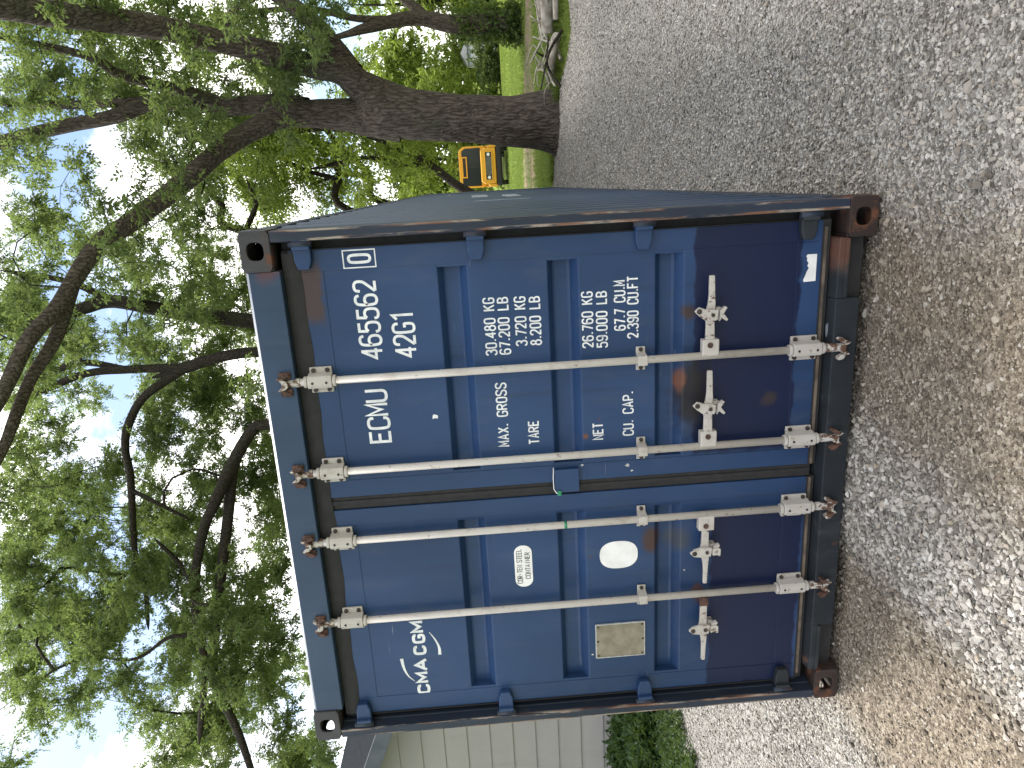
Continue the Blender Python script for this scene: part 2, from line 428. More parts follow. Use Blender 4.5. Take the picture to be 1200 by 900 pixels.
LIMBS = {
 'main': [
  [(2.403,11.1,-0.139,0.689),(2.412,11.1,0.054,0.565),(2.427,11.1,0.343,0.495),(2.435,11.1,0.824,0.453),(2.497,11.1,1.46,0.425),(2.573,11.1,2.09,0.43),(2.663,11.1,2.715,0.462),(2.793,11.1,3.252,0.487),(2.911,11.1,3.568,0.364)],
  [(2.847,11.1,2.855,0.298),(3.097,11,3.439,0.294),(3.402,10.8,3.83,0.235),(3.476,10.6,4.274,0.205),(3.645,10.3,4.861,0.199),(3.874,9.8,5.877,0.189),(4.01,9.3,6.74,0.191),(4.07,8.6,7.805,0.178),(4.164,8,8.688,0.157),(4.053,7.2,9.368,0.108)],
  [(2.552,11.1,2.883,0.354),(2.642,11.1,3.504,0.326),(2.709,11.1,3.966,0.284),(2.711,10.9,4.96,0.213),(2.248,10.4,5.878,0.18),(1.661,9.9,6.529,0.169),(1.026,9.3,7.338,0.157),(0.67,8.9,7.762,0.141),(-0.154,8.5,8.303,0.116),(-0.614,8.2,8.682,0.114),(-1.421,7.9,9.12,0.107),(-2.474,7.4,9.82,0.089)],
  [(0.67,8.9,7.762,0.129),(0.305,8.8,8.058,0.106),(-0.618,8.6,8.464,0.106),(-1.246,8.4,8.897,0.094),(-1.741,8.2,9.122,0.094),(-2.369,8,9.418,0.082),(-3.413,7.6,10.079,0.058)],
  [(2.842,11.1,4.573,0.202),(2.982,11.3,5.227,0.177),(3.012,11.6,6.149,0.166),(3.213,12,7.548,0.156),(3.002,12.2,8.559,0.144),(2.872,12.4,9.779,0.131),(2.667,12.5,10.999,0.132),(2.383,12.5,12.735,0.117)],
  [(3.012,11.6,6.149,0.125),(3.274,11.4,6.772,0.108),(3.585,11.2,7.807,0.093),(3.867,11,8.188,0.078),(4.106,10.8,9.1,0.063),(4.336,10.4,10.089,0.061)],
  [(3.213,12,7.548,0.113),(3.262,12.3,8.554,0.086),(3.333,12.8,9.626,0.089),(3.501,13.2,11.233,0.076),(3.61,13.4,12.369,0.061)],
  [(3.407,11,3.635,0.185),(3.909,11.2,3.994,0.173),(4.329,11.4,4.334,0.16),(4.797,11.7,4.867,0.149),(5.676,12.2,6.022,0.123),(6.425,12.6,7.778,0.097)],
  [(3.758,9.9,5.426,0.06),(4.094,9.6,5.301,0.046),(4.219,9.4,4.993,0.045),(4.438,9.2,4.322,0.033)],
 ],
 'ivy': [
  [(5.909,20.2,-0.072,0.346),(5.929,20.2,0.386,0.294),(5.945,20.2,1.835,0.259),(6.177,20.2,2.979,0.223),(5.944,20,4.333,0.17),(5.714,19.8,5.146,0.084),(5.347,19.6,6.868,0.067)],
  [(6.141,20.2,2.654,0.172),(6.615,20.4,3.131,0.138),(7.298,20.8,4.119,0.121),(7.913,21,6.862,0.104)],
  [(6.132,20.2,2.983,0.12),(6.184,20,4.629,0.102),(6.424,19.6,5.992,0.083),(6.35,19.4,7.864,0.065)],
 ],
 'lean': [
  [(0.433,19.5,0.466,0.191),(1.281,19.5,1.992,0.141),(2.08,19.5,2.965,0.128),(2.533,19.4,3.759,0.103),(2.874,19.2,4.557,0.079),(3.158,19,5.802,0.089),(3.024,19,7.778,0.067)],
  [(2.08,19.5,2.965,0.081),(2.001,19.6,3.754,0.093),(2.304,19.7,4.766,0.07),(2.125,19.7,6.073,0.07)],
 ],
 'pairA': [
  [(0.012,22,0.795,0.186),(0.946,22,4.752,0.131),(1.798,22,5.063,0.116),(2.646,21.8,5.784,0.101),(3.155,21.6,7.147,0.075)],
  [(1.798,22,5.063,0.078),(1.903,22,5.992,0.064),(1.675,22,6.874,0.052)],
 ],
 'pairB': [
  [(-0.387,21,0.713,0.179),(0.749,21,5.677,0.125),(1.937,21,5.893,0.111),(2.874,21,5.887,0.098),(3.589,21,6.414,0.073)],
  [(1.753,21,5.915,0.074),(2.068,21,6.883,0.062),(2.499,21,7.635,0.049)],
 ],
 'slim': [
  [(-0.39,17,0.649,0.171),(0.465,17,7.815,0.104),(1.194,17,8.381,0.093),(1.82,17,8.95,0.082),(2.372,17,9.96,0.061)],
  [(0.49,17,7.857,0.083),(1.144,17,7.482,0.072),(1.459,17,7.547,0.062)],
 ],
 'leaning_back': [
  [(-3.844,16,0.414,0.343),(-2.348,16,5.44,0.228),(-1.849,16,7.714,0.195),(-1.439,16,9.816,0.193),(-1.051,15.8,11.125,0.179),(-1.171,15.6,11.871,0.158),(-1.43,15.2,12.876,0.116),(-1.625,14.6,14.601,0.093)],
  [(-1.051,15.8,11.125,0.1),(-0.44,15.4,11.922,0.077),(-0.122,15,12.858,0.056)],
 ],
 'forked': [
  [(-3.337,15,0.469,0.222),(-2.778,15,5.314,0.159),(-2.48,15,7.386,0.138),(-2.564,15,8.479,0.138),(-2.757,15,9.288,0.148)],
  [(-2.757,15,9.288,0.118),(-2.682,14.9,10.666,0.107),(-2.675,14.7,11.623,0.096),(-2.946,14.4,12.559,0.095),(-3.223,14,14.008,0.074)],
  [(-2.682,14.9,10.666,0.078),(-2.449,15,11.835,0.088),(-2.716,15,12.85,0.078),(-2.866,15,13.945,0.059)],
  [(-2.757,15,9.288,0.118),(-2.979,15,9.695,0.118),(-3.442,14.8,10.408,0.108),(-4.105,14.6,10.813,0.108),(-4.651,14.4,10.895,0.098),(-5.347,14.2,10.814,0.098),(-6.892,13.8,10.853,0.078),(-7.513,13.6,10.822,0.078),(-8,13.4,10.615,0.059),(-8.812,13.2,10.62,0.049)],
  [(-7.513,13.6,10.822,0.059),(-7.775,13.4,11.208,0.039),(-8.219,13.2,11.689,0.031)],
  [(-5.659,14.1,10.788,0.059),(-6.017,14,10.172,0.051),(-6.423,14,9.602,0.039)],
 ],
 'spreading': [
  [(-3.962,14,0.577,0.232),(-3.851,14,5.266,0.172),(-4.104,14,7.049,0.134),(-4.207,14,7.486,0.134),(-4.921,13.6,7.976,0.151),(-5.752,13,8.384,0.13),(-6.178,12.8,8.588,0.12),(-7.076,12.4,8.799,0.11),(-7.973,12,8.807,0.109),(-9.17,11.6,8.67,0.09),(-10.494,11.2,8.852,0.072)],
  [(-4.788,13.7,7.883,0.114),(-5.302,13.6,8.058,0.124),(-6.029,13.2,8.129,0.132),(-6.961,12.8,8.272,0.131),(-8.213,12.2,8.419,0.12),(-9.571,11.8,8.609,0.11),(-10.998,11.4,8.104,0.092),(-12.157,11,7.759,0.073)],
  [(-7.544,12.3,8.803,0.073),(-6.777,12.2,9.066,0.054),(-6.205,12,9.268,0.044)],
  [(-8.213,12.2,8.419,0.064),(-8.538,12,9.006,0.055),(-8.557,11.9,9.548,0.045),(-8.906,11.7,10.241,0.036),(-8.574,11.4,10.847,0.026)],
 ],
}
BOUGHS = {
 'main': [(4.52,9.89,8.32,0.48),(4.94,12.28,10.06,0.58),(3.82,9.37,8.39,0.6),(4.64,10.68,9.21,0.38),(5.35,13.27,9.78,0.51),(4.03,7.96,7.04,0.36),(4.08,9.42,7.5,0.54),(5.11,13.99,10.37,0.6),(4.94,11.79,8.78,0.45),(4.57,10.89,7.76,0.67),(4.96,14,9.41,0.71),(4.04,10.21,7.75,0.53),(4.2,9.16,7.17,0.38),(4.53,12.01,7.97,0.55),(4.23,8.9,6.98,0.46),(4.47,11.99,8.42,0.43),(4.52,12.86,7.84,0.67),(4.22,10.23,6.88,0.41),(4.45,9.93,6.32,0.39),(4.65,13.4,7.1,0.54),(4.66,11.88,6.87,0.71),(4.96,14.09,6.07,0.75),(3.88,8.73,4.91,0.56),(5.12,14.3,6.94,0.57),(4.62,13.02,5.96,0.78),(4.28,10.02,4.93,0.39),(4.77,13.14,5.28,0.56),(4.11,9.95,4.24,0.56),(3.83,10.13,4.29,0.52),(4.46,10.58,3.72,0.45),(4.41,10.66,4.23,0.55),(3.95,13.75,11.19,0.71),(3.95,10.66,9.09,0.61),(4.28,13.01,9.8,0.72),(3.04,7.89,7.25,0.48),(4.02,13.14,8.82,0.67),(3.9,13.39,8.8,0.77),(4.51,14.28,8.34,0.63),(3.73,10.9,7.35,0.5),(3.74,11.49,6.75,0.51),(3.64,9.24,5.84,0.42),(3.51,11.03,6.83,0.44),(3.46,11.25,5.99,0.54),(3.7,10.89,5.4,0.61),(3.51,11.56,5.13,0.59),(3.36,11.24,4.89,0.66),(3.35,10.32,4.73,0.62),(3.71,11.24,4.81,0.64),(3.56,9.13,3.89,0.44),(3.84,13.82,4.73,0.82),(3.74,10.48,4.18,0.42),(3.63,12.8,10.12,0.6),(2.92,8.15,7.76,0.5),(3.25,11.76,10.33,0.52),(3.59,14.48,11.35,0.83),(3.42,10.99,9.03,0.45),(3.35,13.18,9.65,0.55),(3.51,13.01,9.82,0.64),(3.24,10.32,7.98,0.44),(3.44,12.49,8.35,0.75),(3.16,10.77,8.29,0.46),(3.18,14.18,9,0.72),(2.86,12.56,8.2,0.48),(2.63,8.35,5.98,0.52),(2.65,8.8,6.33,0.44),(2.99,13.18,8.13,0.54),(3.07,13.41,8.33,0.48),(3.3,13.38,7.92,0.66),(3.54,12.73,7.8,0.77),(3.27,12.7,8.42,0.47),(3.51,13.5,7.11,0.73),(2.95,12.98,7.3,0.75),(3.32,13.52,6.37,0.66),(2.99,13.88,6.9,0.78),(2.9,12.06,6.23,0.72),(3.14,13.21,6.45,0.68),(3.49,14.5,6.11,0.64),(2.26,13.24,11.33,0.5),(2.55,11.29,9.6,0.54),(2.3,13.57,11.02,0.65),(2.43,11.77,10.3,0.65),(2.11,10.75,8.74,0.61),(2.29,11.31,7.64,0.72),(2.42,10.77,7.52,0.53),(2.12,11.05,7.33,0.51),(2.55,12.46,7.35,0.5),(2.15,11.05,6.81,0.46),(1.92,11.23,7.04,0.47),(2.62,11.15,6.74,0.49),(2.56,12.13,6.85,0.58),(2.42,10.18,6.16,0.58),(2.31,10.16,4.75,0.42),(1.34,9.34,8.77,0.55),(1.55,12.55,9.64,0.46),(1.32,8.51,7.28,0.36),(1.54,8.34,6.6,0.56),(1.75,13.7,7.56,0.75),(1.62,8.31,6,0.51),(1.27,12.56,7.81,0.47),(0.73,13.02,11.12,0.64),(1.08,9.41,8.85,0.57),(0.56,13.42,10.3,0.6),(0.55,11.65,9.79,0.54),(1.09,11.19,9.72,0.44),(1.1,10.27,8.91,0.47),(0.37,13.72,10.34,0.53),(0.73,7.52,6.81,0.44),(0.46,12.31,8.61,0.8),(1.13,11.11,7.9,0.44),(0.36,13.71,8.01,0.72),(0.67,11.16,7.31,0.63),(0.94,13.43,7.58,0.64),(0.76,13.25,8.05,0.7),(-0.02,9.25,9.29,0.42),(0.3,8.81,8.94,0.39),(0.17,13.15,10.32,0.68),(0.4,10.71,9.54,0.48),(0,10.64,8.66,0.52),(0.13,12.91,8.95,0.83),(0.51,7.81,6.32,0.35),(0.03,9.54,6.59,0.67),(-0.93,11.35,11.12,0.71),(-0.93,11.65,11.27,0.55),(-0.77,10.15,9.16,0.41),(-0.74,9.55,6.98,0.66),(-0.49,9.3,6.69,0.61),(-1.68,10.11,9.9,0.5),(-1.17,9.16,9.18,0.67),(-1.11,10.79,10.4,0.59),(-1.6,12.41,10.48,0.68),(-2.41,11.21,11.11,0.53),(-1.91,9.42,5.82,0.62),(-2.56,8.54,9.39,0.43),(-4.1,10.66,11.18,0.77),(-3.61,9.03,10.36,0.53),(-3.48,9.34,9.47,0.48),(-4.37,10.5,9.76,0.56),(-4.88,10.95,11.5,0.8),(-1.56,9.18,11.31,0.76),(-0.17,6.45,11.38,0.73),(5.08,9.6,9.4,0.71),(-1.55,7.68,14.23,0.74),(-1.8,7.8,11.19,0.61),(3.88,7.85,10.74,0.65),(1.7,7.06,13.2,0.69),(-2.42,9.15,11.69,0.68),(2.02,10.14,15.12,0.78),(7.79,10.79,14.16,0.76),(0.88,9.19,14.62,0.56),(3.6,9.41,10.81,0.74),(5.87,9.41,14.34,0.78),(-2.29,7.86,10.26,0.71),(5.87,6.58,9.93,0.75),(5.29,6.86,10.66,0.66),(0.72,6.28,8.28,0.79),(-1.6,6.95,13.25,0.75),(1.3,6.71,12.06,0.76),(-1.99,7.23,11.32,0.55),(4.69,8.85,10.98,0.59),(0.56,8.6,12.38,0.78),(1.13,10,11.33,0.76),(-1.48,10.45,12.69,0.65),(3.58,9.12,14.4,0.61),(1.47,6.56,10.69,0.53),(-2.99,9.96,11.48,0.73),(5.56,7.61,7.55,0.78),(1.19,8.3,9.51,0.78),(-0.22,8.07,13.9,0.77),(5.4,6.34,10.77,0.68),(0.09,8.88,10.98,0.69),(4.38,10.99,16.82,0.6),(0.09,6.72,8.41,0.5),(2.67,7.92,12.75,0.63),(0.57,5.68,9.54,0.58),(6.85,9.54,8.45,0.64),(2.34,7.54,9.73,0.66),(2.19,5.97,7.54,0.51),(2.39,6.16,7.76,0.68),(-1.33,6.33,9.09,0.62),(7.7,10.81,13.66,0.64),(4.48,8.39,12.38,0.68),(5.23,8.35,10.22,0.52),(4.92,7.16,11.62,0.59),(4.9,6.11,7.83,0.7),(4.35,8.42,9.65,0.58),(-1.31,9.41,10.92,0.75),(0.47,8.83,15.39,0.52),(2.31,7.02,10.86,0.56),(5.32,10.05,12.68,0.79),(4.94,5.52,9.81,0.78),(3.43,6.65,9.39,0.7),(2.53,7.34,9.95,0.64),(-1.23,10.12,11.31,0.69),(-0.02,9.24,12.82,0.65),(4.17,7.27,8.88,0.76),(0.36,5.81,8.16,0.52),(-2.25,9.98,16.74,0.53),(-1.75,7.75,15.45,0.63),(5.15,8.73,13.93,0.79),(-0.05,7.68,14.33,0.62),(3.13,6.81,11.14,0.53),(0.72,9.42,12.8,0.69),(2.4,10.35,10.2,0.62),(5.41,8.42,9.96,0.53),(-2.78,10.85,17.89,0.8),(5.02,8.35,12.1,0.63),(-1.71,9.22,12.92,0.78),(4.17,7.7,12.82,0.52),(4.34,10.24,13.24,0.6),(-1.32,6.6,12.83,0.57),(0.14,6.98,10.42,0.67),(5.65,7.01,8.68,0.59),(5.66,7.41,7.77,0.56),(4.54,10.54,11.57,0.59),(5.65,8.01,8.69,0.65),(2.01,10.98,14.7,0.7),(2.13,9.72,13.63,0.53),(4.85,7.79,10.85,0.52),(1.01,10.04,16.58,0.56),(-1.74,8.7,12.11,0.68),(1.99,6.81,10.53,0.52),(7.16,10.62,10.07,0.7),(1.28,10.04,13.15,0.5),(-0.03,7.13,14.06,0.62),(7.31,10.91,12.11,0.7),(4.07,7.55,10.47,0.61),(-0.19,5.87,8.18,0.71),(6.45,8.12,7.99,0.54),(6.45,10.38,11.97,0.56),(5.56,6.9,7.26,0.6),(1.81,6.11,9.35,0.67),(-0.49,8.96,16.45,0.63),(4.56,9.98,9.35,0.72),(6.05,8.78,10.35,0.57),(1.98,10.85,14.9,0.69),(4.25,7.17,8.78,0.76),(0.84,8.09,11.81,0.63),(2.89,6.42,8.7,0.63),(0.93,8.22,14.52,0.74),(1.72,9.79,15.87,0.6),(6,12.62,3.82,0.6),(4.45,8.66,4.63,0.59),(5.26,9.55,8.53,0.64),(6.3,11.56,8.45,0.68),(6.83,11.6,4.25,0.5),(6.51,12.58,10.86,0.64),(6.4,11.79,7.13,0.59),(5.25,10.16,7.71,0.68),(5.93,12.25,5.12,0.7),(6.1,10.2,3.2,0.63),(5.2,8.62,3.19,0.46),(6.13,12.49,7.92,0.54),(5.7,8.93,6,0.45),(7.01,12.39,7.22,0.5),(7.06,10.93,4.21,0.63),(5.78,12.81,10.81,0.69),(6.4,11.52,10.87,0.67),(8.17,12.14,9.34,0.52),(7.95,11.4,9.9,0.58),(4.78,8.51,4.59,0.68),(5.35,11.96,4.47,0.55),(5.17,10.39,8.66,0.57),(6.11,11.62,5.71,0.61),(5.49,10.28,6.7,0.52),(5.57,11.73,4.16,0.49),(5.88,12.74,11.56,0.52),(7.51,10.27,5.49,0.63),(6.13,12.61,8.83,0.48),(6.15,9.28,4.99,0.54),(5.6,11.94,7.63,0.45),(5.15,11,10.44,0.6),(5.56,11.01,8.16,0.6),(5.27,9.46,8.07,0.48),(5.14,9.82,5.96,0.53),(6.64,11.97,10.01,0.48),(5.65,8.98,5.92,0.58),(8.27,12.93,9.25,0.47),(5.97,10.32,7.77,0.45),(6.91,10.35,3.99,0.68),(4.95,10.35,3.51,0.64)],
 'ivy': [(8.51,22.46,8.13,0.69),(6.46,21.64,8.73,1.01),(8.86,22.41,9.99,0.88),(9.33,21.61,10.42,1.02),(7.81,20.97,8.21,1.09),(5.9,21.97,8.76,0.98),(8.91,21.13,8.73,1.02),(8.08,18.51,4.67,0.92),(9.2,20.76,5.97,0.73),(7.09,18.37,4.51,0.99),(7.08,18.59,9.44,0.77),(8.46,20.6,11.27,0.75),(5.01,20.59,7.76,0.61),(8.2,19.56,4.86,0.86),(7.73,19.98,7.54,0.91),(8.02,19.85,8.65,0.79),(6.64,20.31,10.3,0.81),(5.53,20.92,7.44,0.77),(9.31,21.62,5.28,0.81),(5.48,20.95,9.96,1.09),(8.83,20.26,5.53,0.98),(7.53,22.47,12.76,0.72),(8,19.55,10.99,0.74),(5.41,20.33,9.46,0.89),(9.97,22.28,11.95,0.77),(7.92,20.88,5.23,0.93),(9.16,19.99,11.15,0.66),(8.34,19.41,9.58,0.83),(7.91,20.19,9.87,0.94),(4.63,19.94,12.43,1.06),(8.71,18.45,11.05,1.06),(5.49,21.13,9.9,0.64),(7.87,20.04,9.44,0.98),(5.02,20.14,12.14,0.78),(8.38,21.21,7.19,0.81),(8.17,18.91,8.14,1.03),(7.75,21.49,8.33,1.06),(4.32,18.06,10.74,0.91),(8.34,20.23,10.16,0.9),(6.42,22.28,9.96,0.68),(6.51,19.85,10.54,0.76),(6.45,22.09,9.32,1.07),(8.2,21.98,6.44,0.95),(4.69,19.11,11.04,0.94),(5.03,21,7.66,1.09),(8.93,18.88,10.87,0.89),(8.66,18.91,8.43,0.89),(5.74,20.1,9.54,1.04),(6.86,19.61,6.53,0.71),(7.67,19.63,9.83,0.69),(9.5,21.91,9,0.88),(7.71,19.15,11.01,0.68),(8.12,18.68,8.05,0.95),(6.2,20.11,9.26,0.85),(7.47,20.16,9.95,0.77),(7.84,18.99,5.76,0.77),(5.25,20.54,6.78,0.78),(5.16,19.09,7.45,0.93),(7.12,18.65,6.6,0.9),(7.86,20.45,10.75,1.08),(9.28,20.42,10.93,1.07),(6.03,18.12,11.2,0.88),(6.25,19.62,11.36,0.93),(8.7,18.82,9.53,0.74)],
 'lean': [(3.16,19.63,8.16,0.78),(2.33,19.62,4.08,0.88),(2.09,18.11,3.76,0.78),(2.31,18.2,8.65,0.82),(1.78,18.28,8.06,0.86),(2.84,19.78,4.82,0.73),(2.89,18.05,7.18,0.87),(3.08,18.26,8.31,0.92),(2.5,19.75,5.97,0.92),(2.33,18.94,5.25,0.81),(2.12,19.43,3.04,0.96),(3.53,20.37,9.04,0.98),(3.39,18.03,8.3,0.83),(2.44,19.99,8.56,0.61),(2.83,19.66,3.74,0.74),(2.59,18.01,6.72,0.77),(2.73,18.49,7.29,0.73),(1.35,18.59,4.84,0.95),(3.08,18.04,5.06,0.95),(3.35,19.97,7.79,0.88),(2.27,18.94,3.57,0.73),(2.3,20.83,8.39,0.63),(2.69,18.24,6.5,0.84),(2.77,20.18,3.06,0.96),(1.65,20.25,7.89,0.86),(2.89,18.3,7.63,0.96),(3.18,19.59,4.09,0.69),(2.24,20.84,4.63,0.89),(2.83,19.73,8.65,0.96),(3.05,18.85,6.69,0.7)],
 'pairA': [(2.56,21.75,8.03,0.9),(0.67,21.48,3.84,0.93),(2.97,22.6,5.06,0.78),(2.64,23.44,7.16,0.79),(1.8,21.99,5.91,1.07),(2.62,23.08,7.28,0.9),(2.88,21.44,4.61,0.99),(1.1,21.7,6.84,0.8),(2.28,21.33,3.86,0.79),(2.63,22.67,4.52,1.03),(1.32,23.93,5.84,0.82),(1.78,21.6,3.85,0.75),(3.16,23.32,7.29,0.92),(1.15,22.79,9.19,0.88),(2.3,23.75,8.68,0.93),(1.78,22.65,6.52,0.95),(3.01,21.04,7.52,1.03),(2.9,22.76,9.16,0.9),(2.66,21.34,3.6,0.76),(2.63,22.37,6.13,0.98),(1.64,21.06,7.02,0.92),(0.69,22.72,3.87,1.09),(2.69,22.34,7.69,0.9),(2.06,21.14,4.11,0.98),(1.09,21.64,7.81,0.82)],
 'pairB': [(3,21.8,8.78,0.81),(2.06,22.2,9.48,0.74),(3.56,20.05,6.93,0.85),(0.99,20.04,7.9,0.96),(2.45,21.5,5.98,0.8),(3.91,22.72,8.36,0.71),(1.54,21.37,8.88,0.9),(3.5,22.4,8.13,0.75),(1.4,20.89,8.03,1.08),(2.21,21.61,8.67,0.9),(3.71,21.64,5.67,1.02),(2.17,21.32,9.17,0.86),(1.79,22.11,7.13,1.06),(0.41,21.99,6.7,0.81),(3.69,20.8,8.33,0.75),(1.52,21.84,6.4,0.85),(3.14,22.76,7.45,0.71),(1.99,20.54,7.74,1.04),(2.6,20.19,6.85,0.81),(2.86,20.14,6.32,0.93),(1.06,22.08,8.36,0.99),(1.05,20.99,5.33,0.93),(3.22,20.62,7.85,0.74),(3.26,22.02,8.33,0.8),(2.56,20.6,8.9,0.98)],
 'slim': [(1.28,16.44,9.08,0.54),(1.77,17.32,7.42,0.53),(2.58,18.11,9.95,0.5),(1.55,18.1,8.24,0.46),(1.25,17.98,8.87,0.41),(1.45,17.47,9.03,0.44),(0.89,17.83,8.7,0.47),(1.84,16.97,8.55,0.51),(2.48,18.37,7.37,0.41),(2.09,16.72,9.45,0.66),(0.29,16.97,7.62,0.4),(0.45,16.27,8.01,0.65),(0.9,17.23,10.11,0.67),(2.35,17.25,7.28,0.47),(2.35,16.9,8.44,0.52),(1.51,18.24,10.4,0.42),(1.32,16.53,7.03,0.69),(1.51,16.94,8.5,0.66),(2.07,16.71,9.3,0.42),(1.34,17.5,7.61,0.67),(1.89,17.33,8.51,0.55),(2.01,16.89,8.9,0.62)],
 'leaning_back': [(-0.65,15.3,8.41,0.81),(-1.42,16.95,14.3,0.68),(-1.14,16.25,14.05,0.72),(-1.56,17.86,14.51,0.73),(-1.78,17.65,14.93,0.71),(-0.96,15.91,13.28,0.69),(-1.41,15.34,12.71,0.65),(-1.15,15.99,9.41,0.6),(-1.63,19.01,9.11,0.72),(-2.47,17.43,11.49,0.82),(-3.04,17.71,9.92,1.12),(-2.91,17.8,10.73,0.7),(-4.18,19,10.65,1.14),(-3.01,15.9,9.07,0.84),(-3.37,15.64,8,0.6),(-3.9,17.54,11.5,1.04),(-1.66,21.6,9.5,0.99),(-3.57,21.15,13.09,1.23),(-3.49,22.46,10.15,0.87),(-2.32,18.59,11.85,0.85),(-3.1,20.23,8.82,0.73),(-0.43,22.49,13.67,0.98),(0.85,20.86,17.89,0.94),(-0.19,18.46,9.2,0.78),(-4.27,19.24,17.25,0.78),(-5.3,22.28,18.83,0.79),(-2.47,19.52,9.76,1.04),(-2.63,20.37,8.7,0.71),(-0.16,21.06,17.21,1.23),(0.32,20.06,17.87,1.02),(-2.73,19.56,13.08,0.94),(1.22,19.9,15.39,0.87),(-1.19,17.58,11.08,0.97),(-1.01,18,9.42,1.16),(-1.33,20.76,9.38,0.9)],
 'forked': [(-0.85,16.5,13.44,0.68),(-0.78,15.52,13.38,0.91),(-1.05,16.4,10.03,0.93),(-0.68,15.59,10.43,0.99),(-1.69,18.4,14.64,0.89),(-1.1,17.6,14.4,0.75),(-1.89,15.19,11.72,0.79),(-2,15.92,12.07,0.91),(-1.68,15.45,8.9,0.69),(-2.41,18.54,9.59,0.91),(-1.61,18.83,9.49,1.18),(-2.9,18.21,15.96,0.91),(-2.87,17.81,14.31,1.01),(-2.82,18.68,14.25,0.68),(-2.5,15.78,10.48,1),(-3.36,16.71,10.39,0.79),(-3.37,15.91,9.93,1),(-2.82,17.62,9.18,0.86),(-3.51,15.96,13.9,0.83),(-4.04,14.98,12.82,0.67),(-4.57,16.66,10.89,0.7),(-4.69,17.93,11.78,0.87),(-4.28,18.23,10.24,0.95),(-4.42,19.48,10.49,1.05),(-4.19,16.61,10.48,0.72),(-4.59,18.33,10.04,0.75),(-4.83,17.57,8.72,0.81),(-3.79,16.34,8.69,0.88),(-3.75,14.71,7.58,0.95),(-5.22,16.81,14.37,0.66),(-5.72,16.28,12.37,1.02),(-4.24,14.58,10.28,0.99),(-4.52,15.34,10.7,0.78),(-5.4,14.66,9.47,0.81),(-4.54,15.17,9.02,0.63),(-5.85,15.49,7.5,1.08),(-5.49,18.04,8.55,1),(-5.28,14.69,7.04,0.81),(-5.93,17.39,8.61,1.01),(-6,15.53,13.75,1),(-6.64,17.03,14.24,1.14),(-6.61,17.27,13.97,0.8),(-6.38,15.83,10.98,0.67),(-6.58,16.35,10.06,0.9),(-7.27,17.15,10.47,0.87),(-5.74,14.61,8.39,0.88),(-5.99,14.74,8.03,0.87),(-7.07,15.82,9.44,0.87),(-6.17,15.46,9.17,0.95),(-6.19,16.16,7.88,1.03),(-8.73,17.79,16.2,0.86),(-7.48,15.21,13.3,0.85),(-8.17,18.26,13.11,0.89),(-8.93,18.46,12.83,1.17),(-7.84,16.07,10.55,1.03),(-7.7,16.31,11.01,0.99),(-9.48,18.47,11.91,1.11),(-8.61,18.18,11.98,1.04),(-7.5,15.65,8.18,0.81),(-6.89,14.73,7.11,0.97),(-9.27,17.9,8.93,1.15),(0.16,20.57,13.5,1.22),(-4.43,19.4,11.88,0.83),(-2.59,19.63,9.04,1.2),(-1.93,17.04,16.18,0.73),(-3.43,18.22,15.06,0.91),(-6.28,22.46,11.68,0.81),(-5.23,21.82,15.58,0.97),(-5.08,20.77,10.77,1.16),(-2.27,18.53,14.1,1.19),(-3.98,18.19,14.08,0.92),(0,21.4,10.58,0.91),(-1.26,18.1,8.48,1.19)],
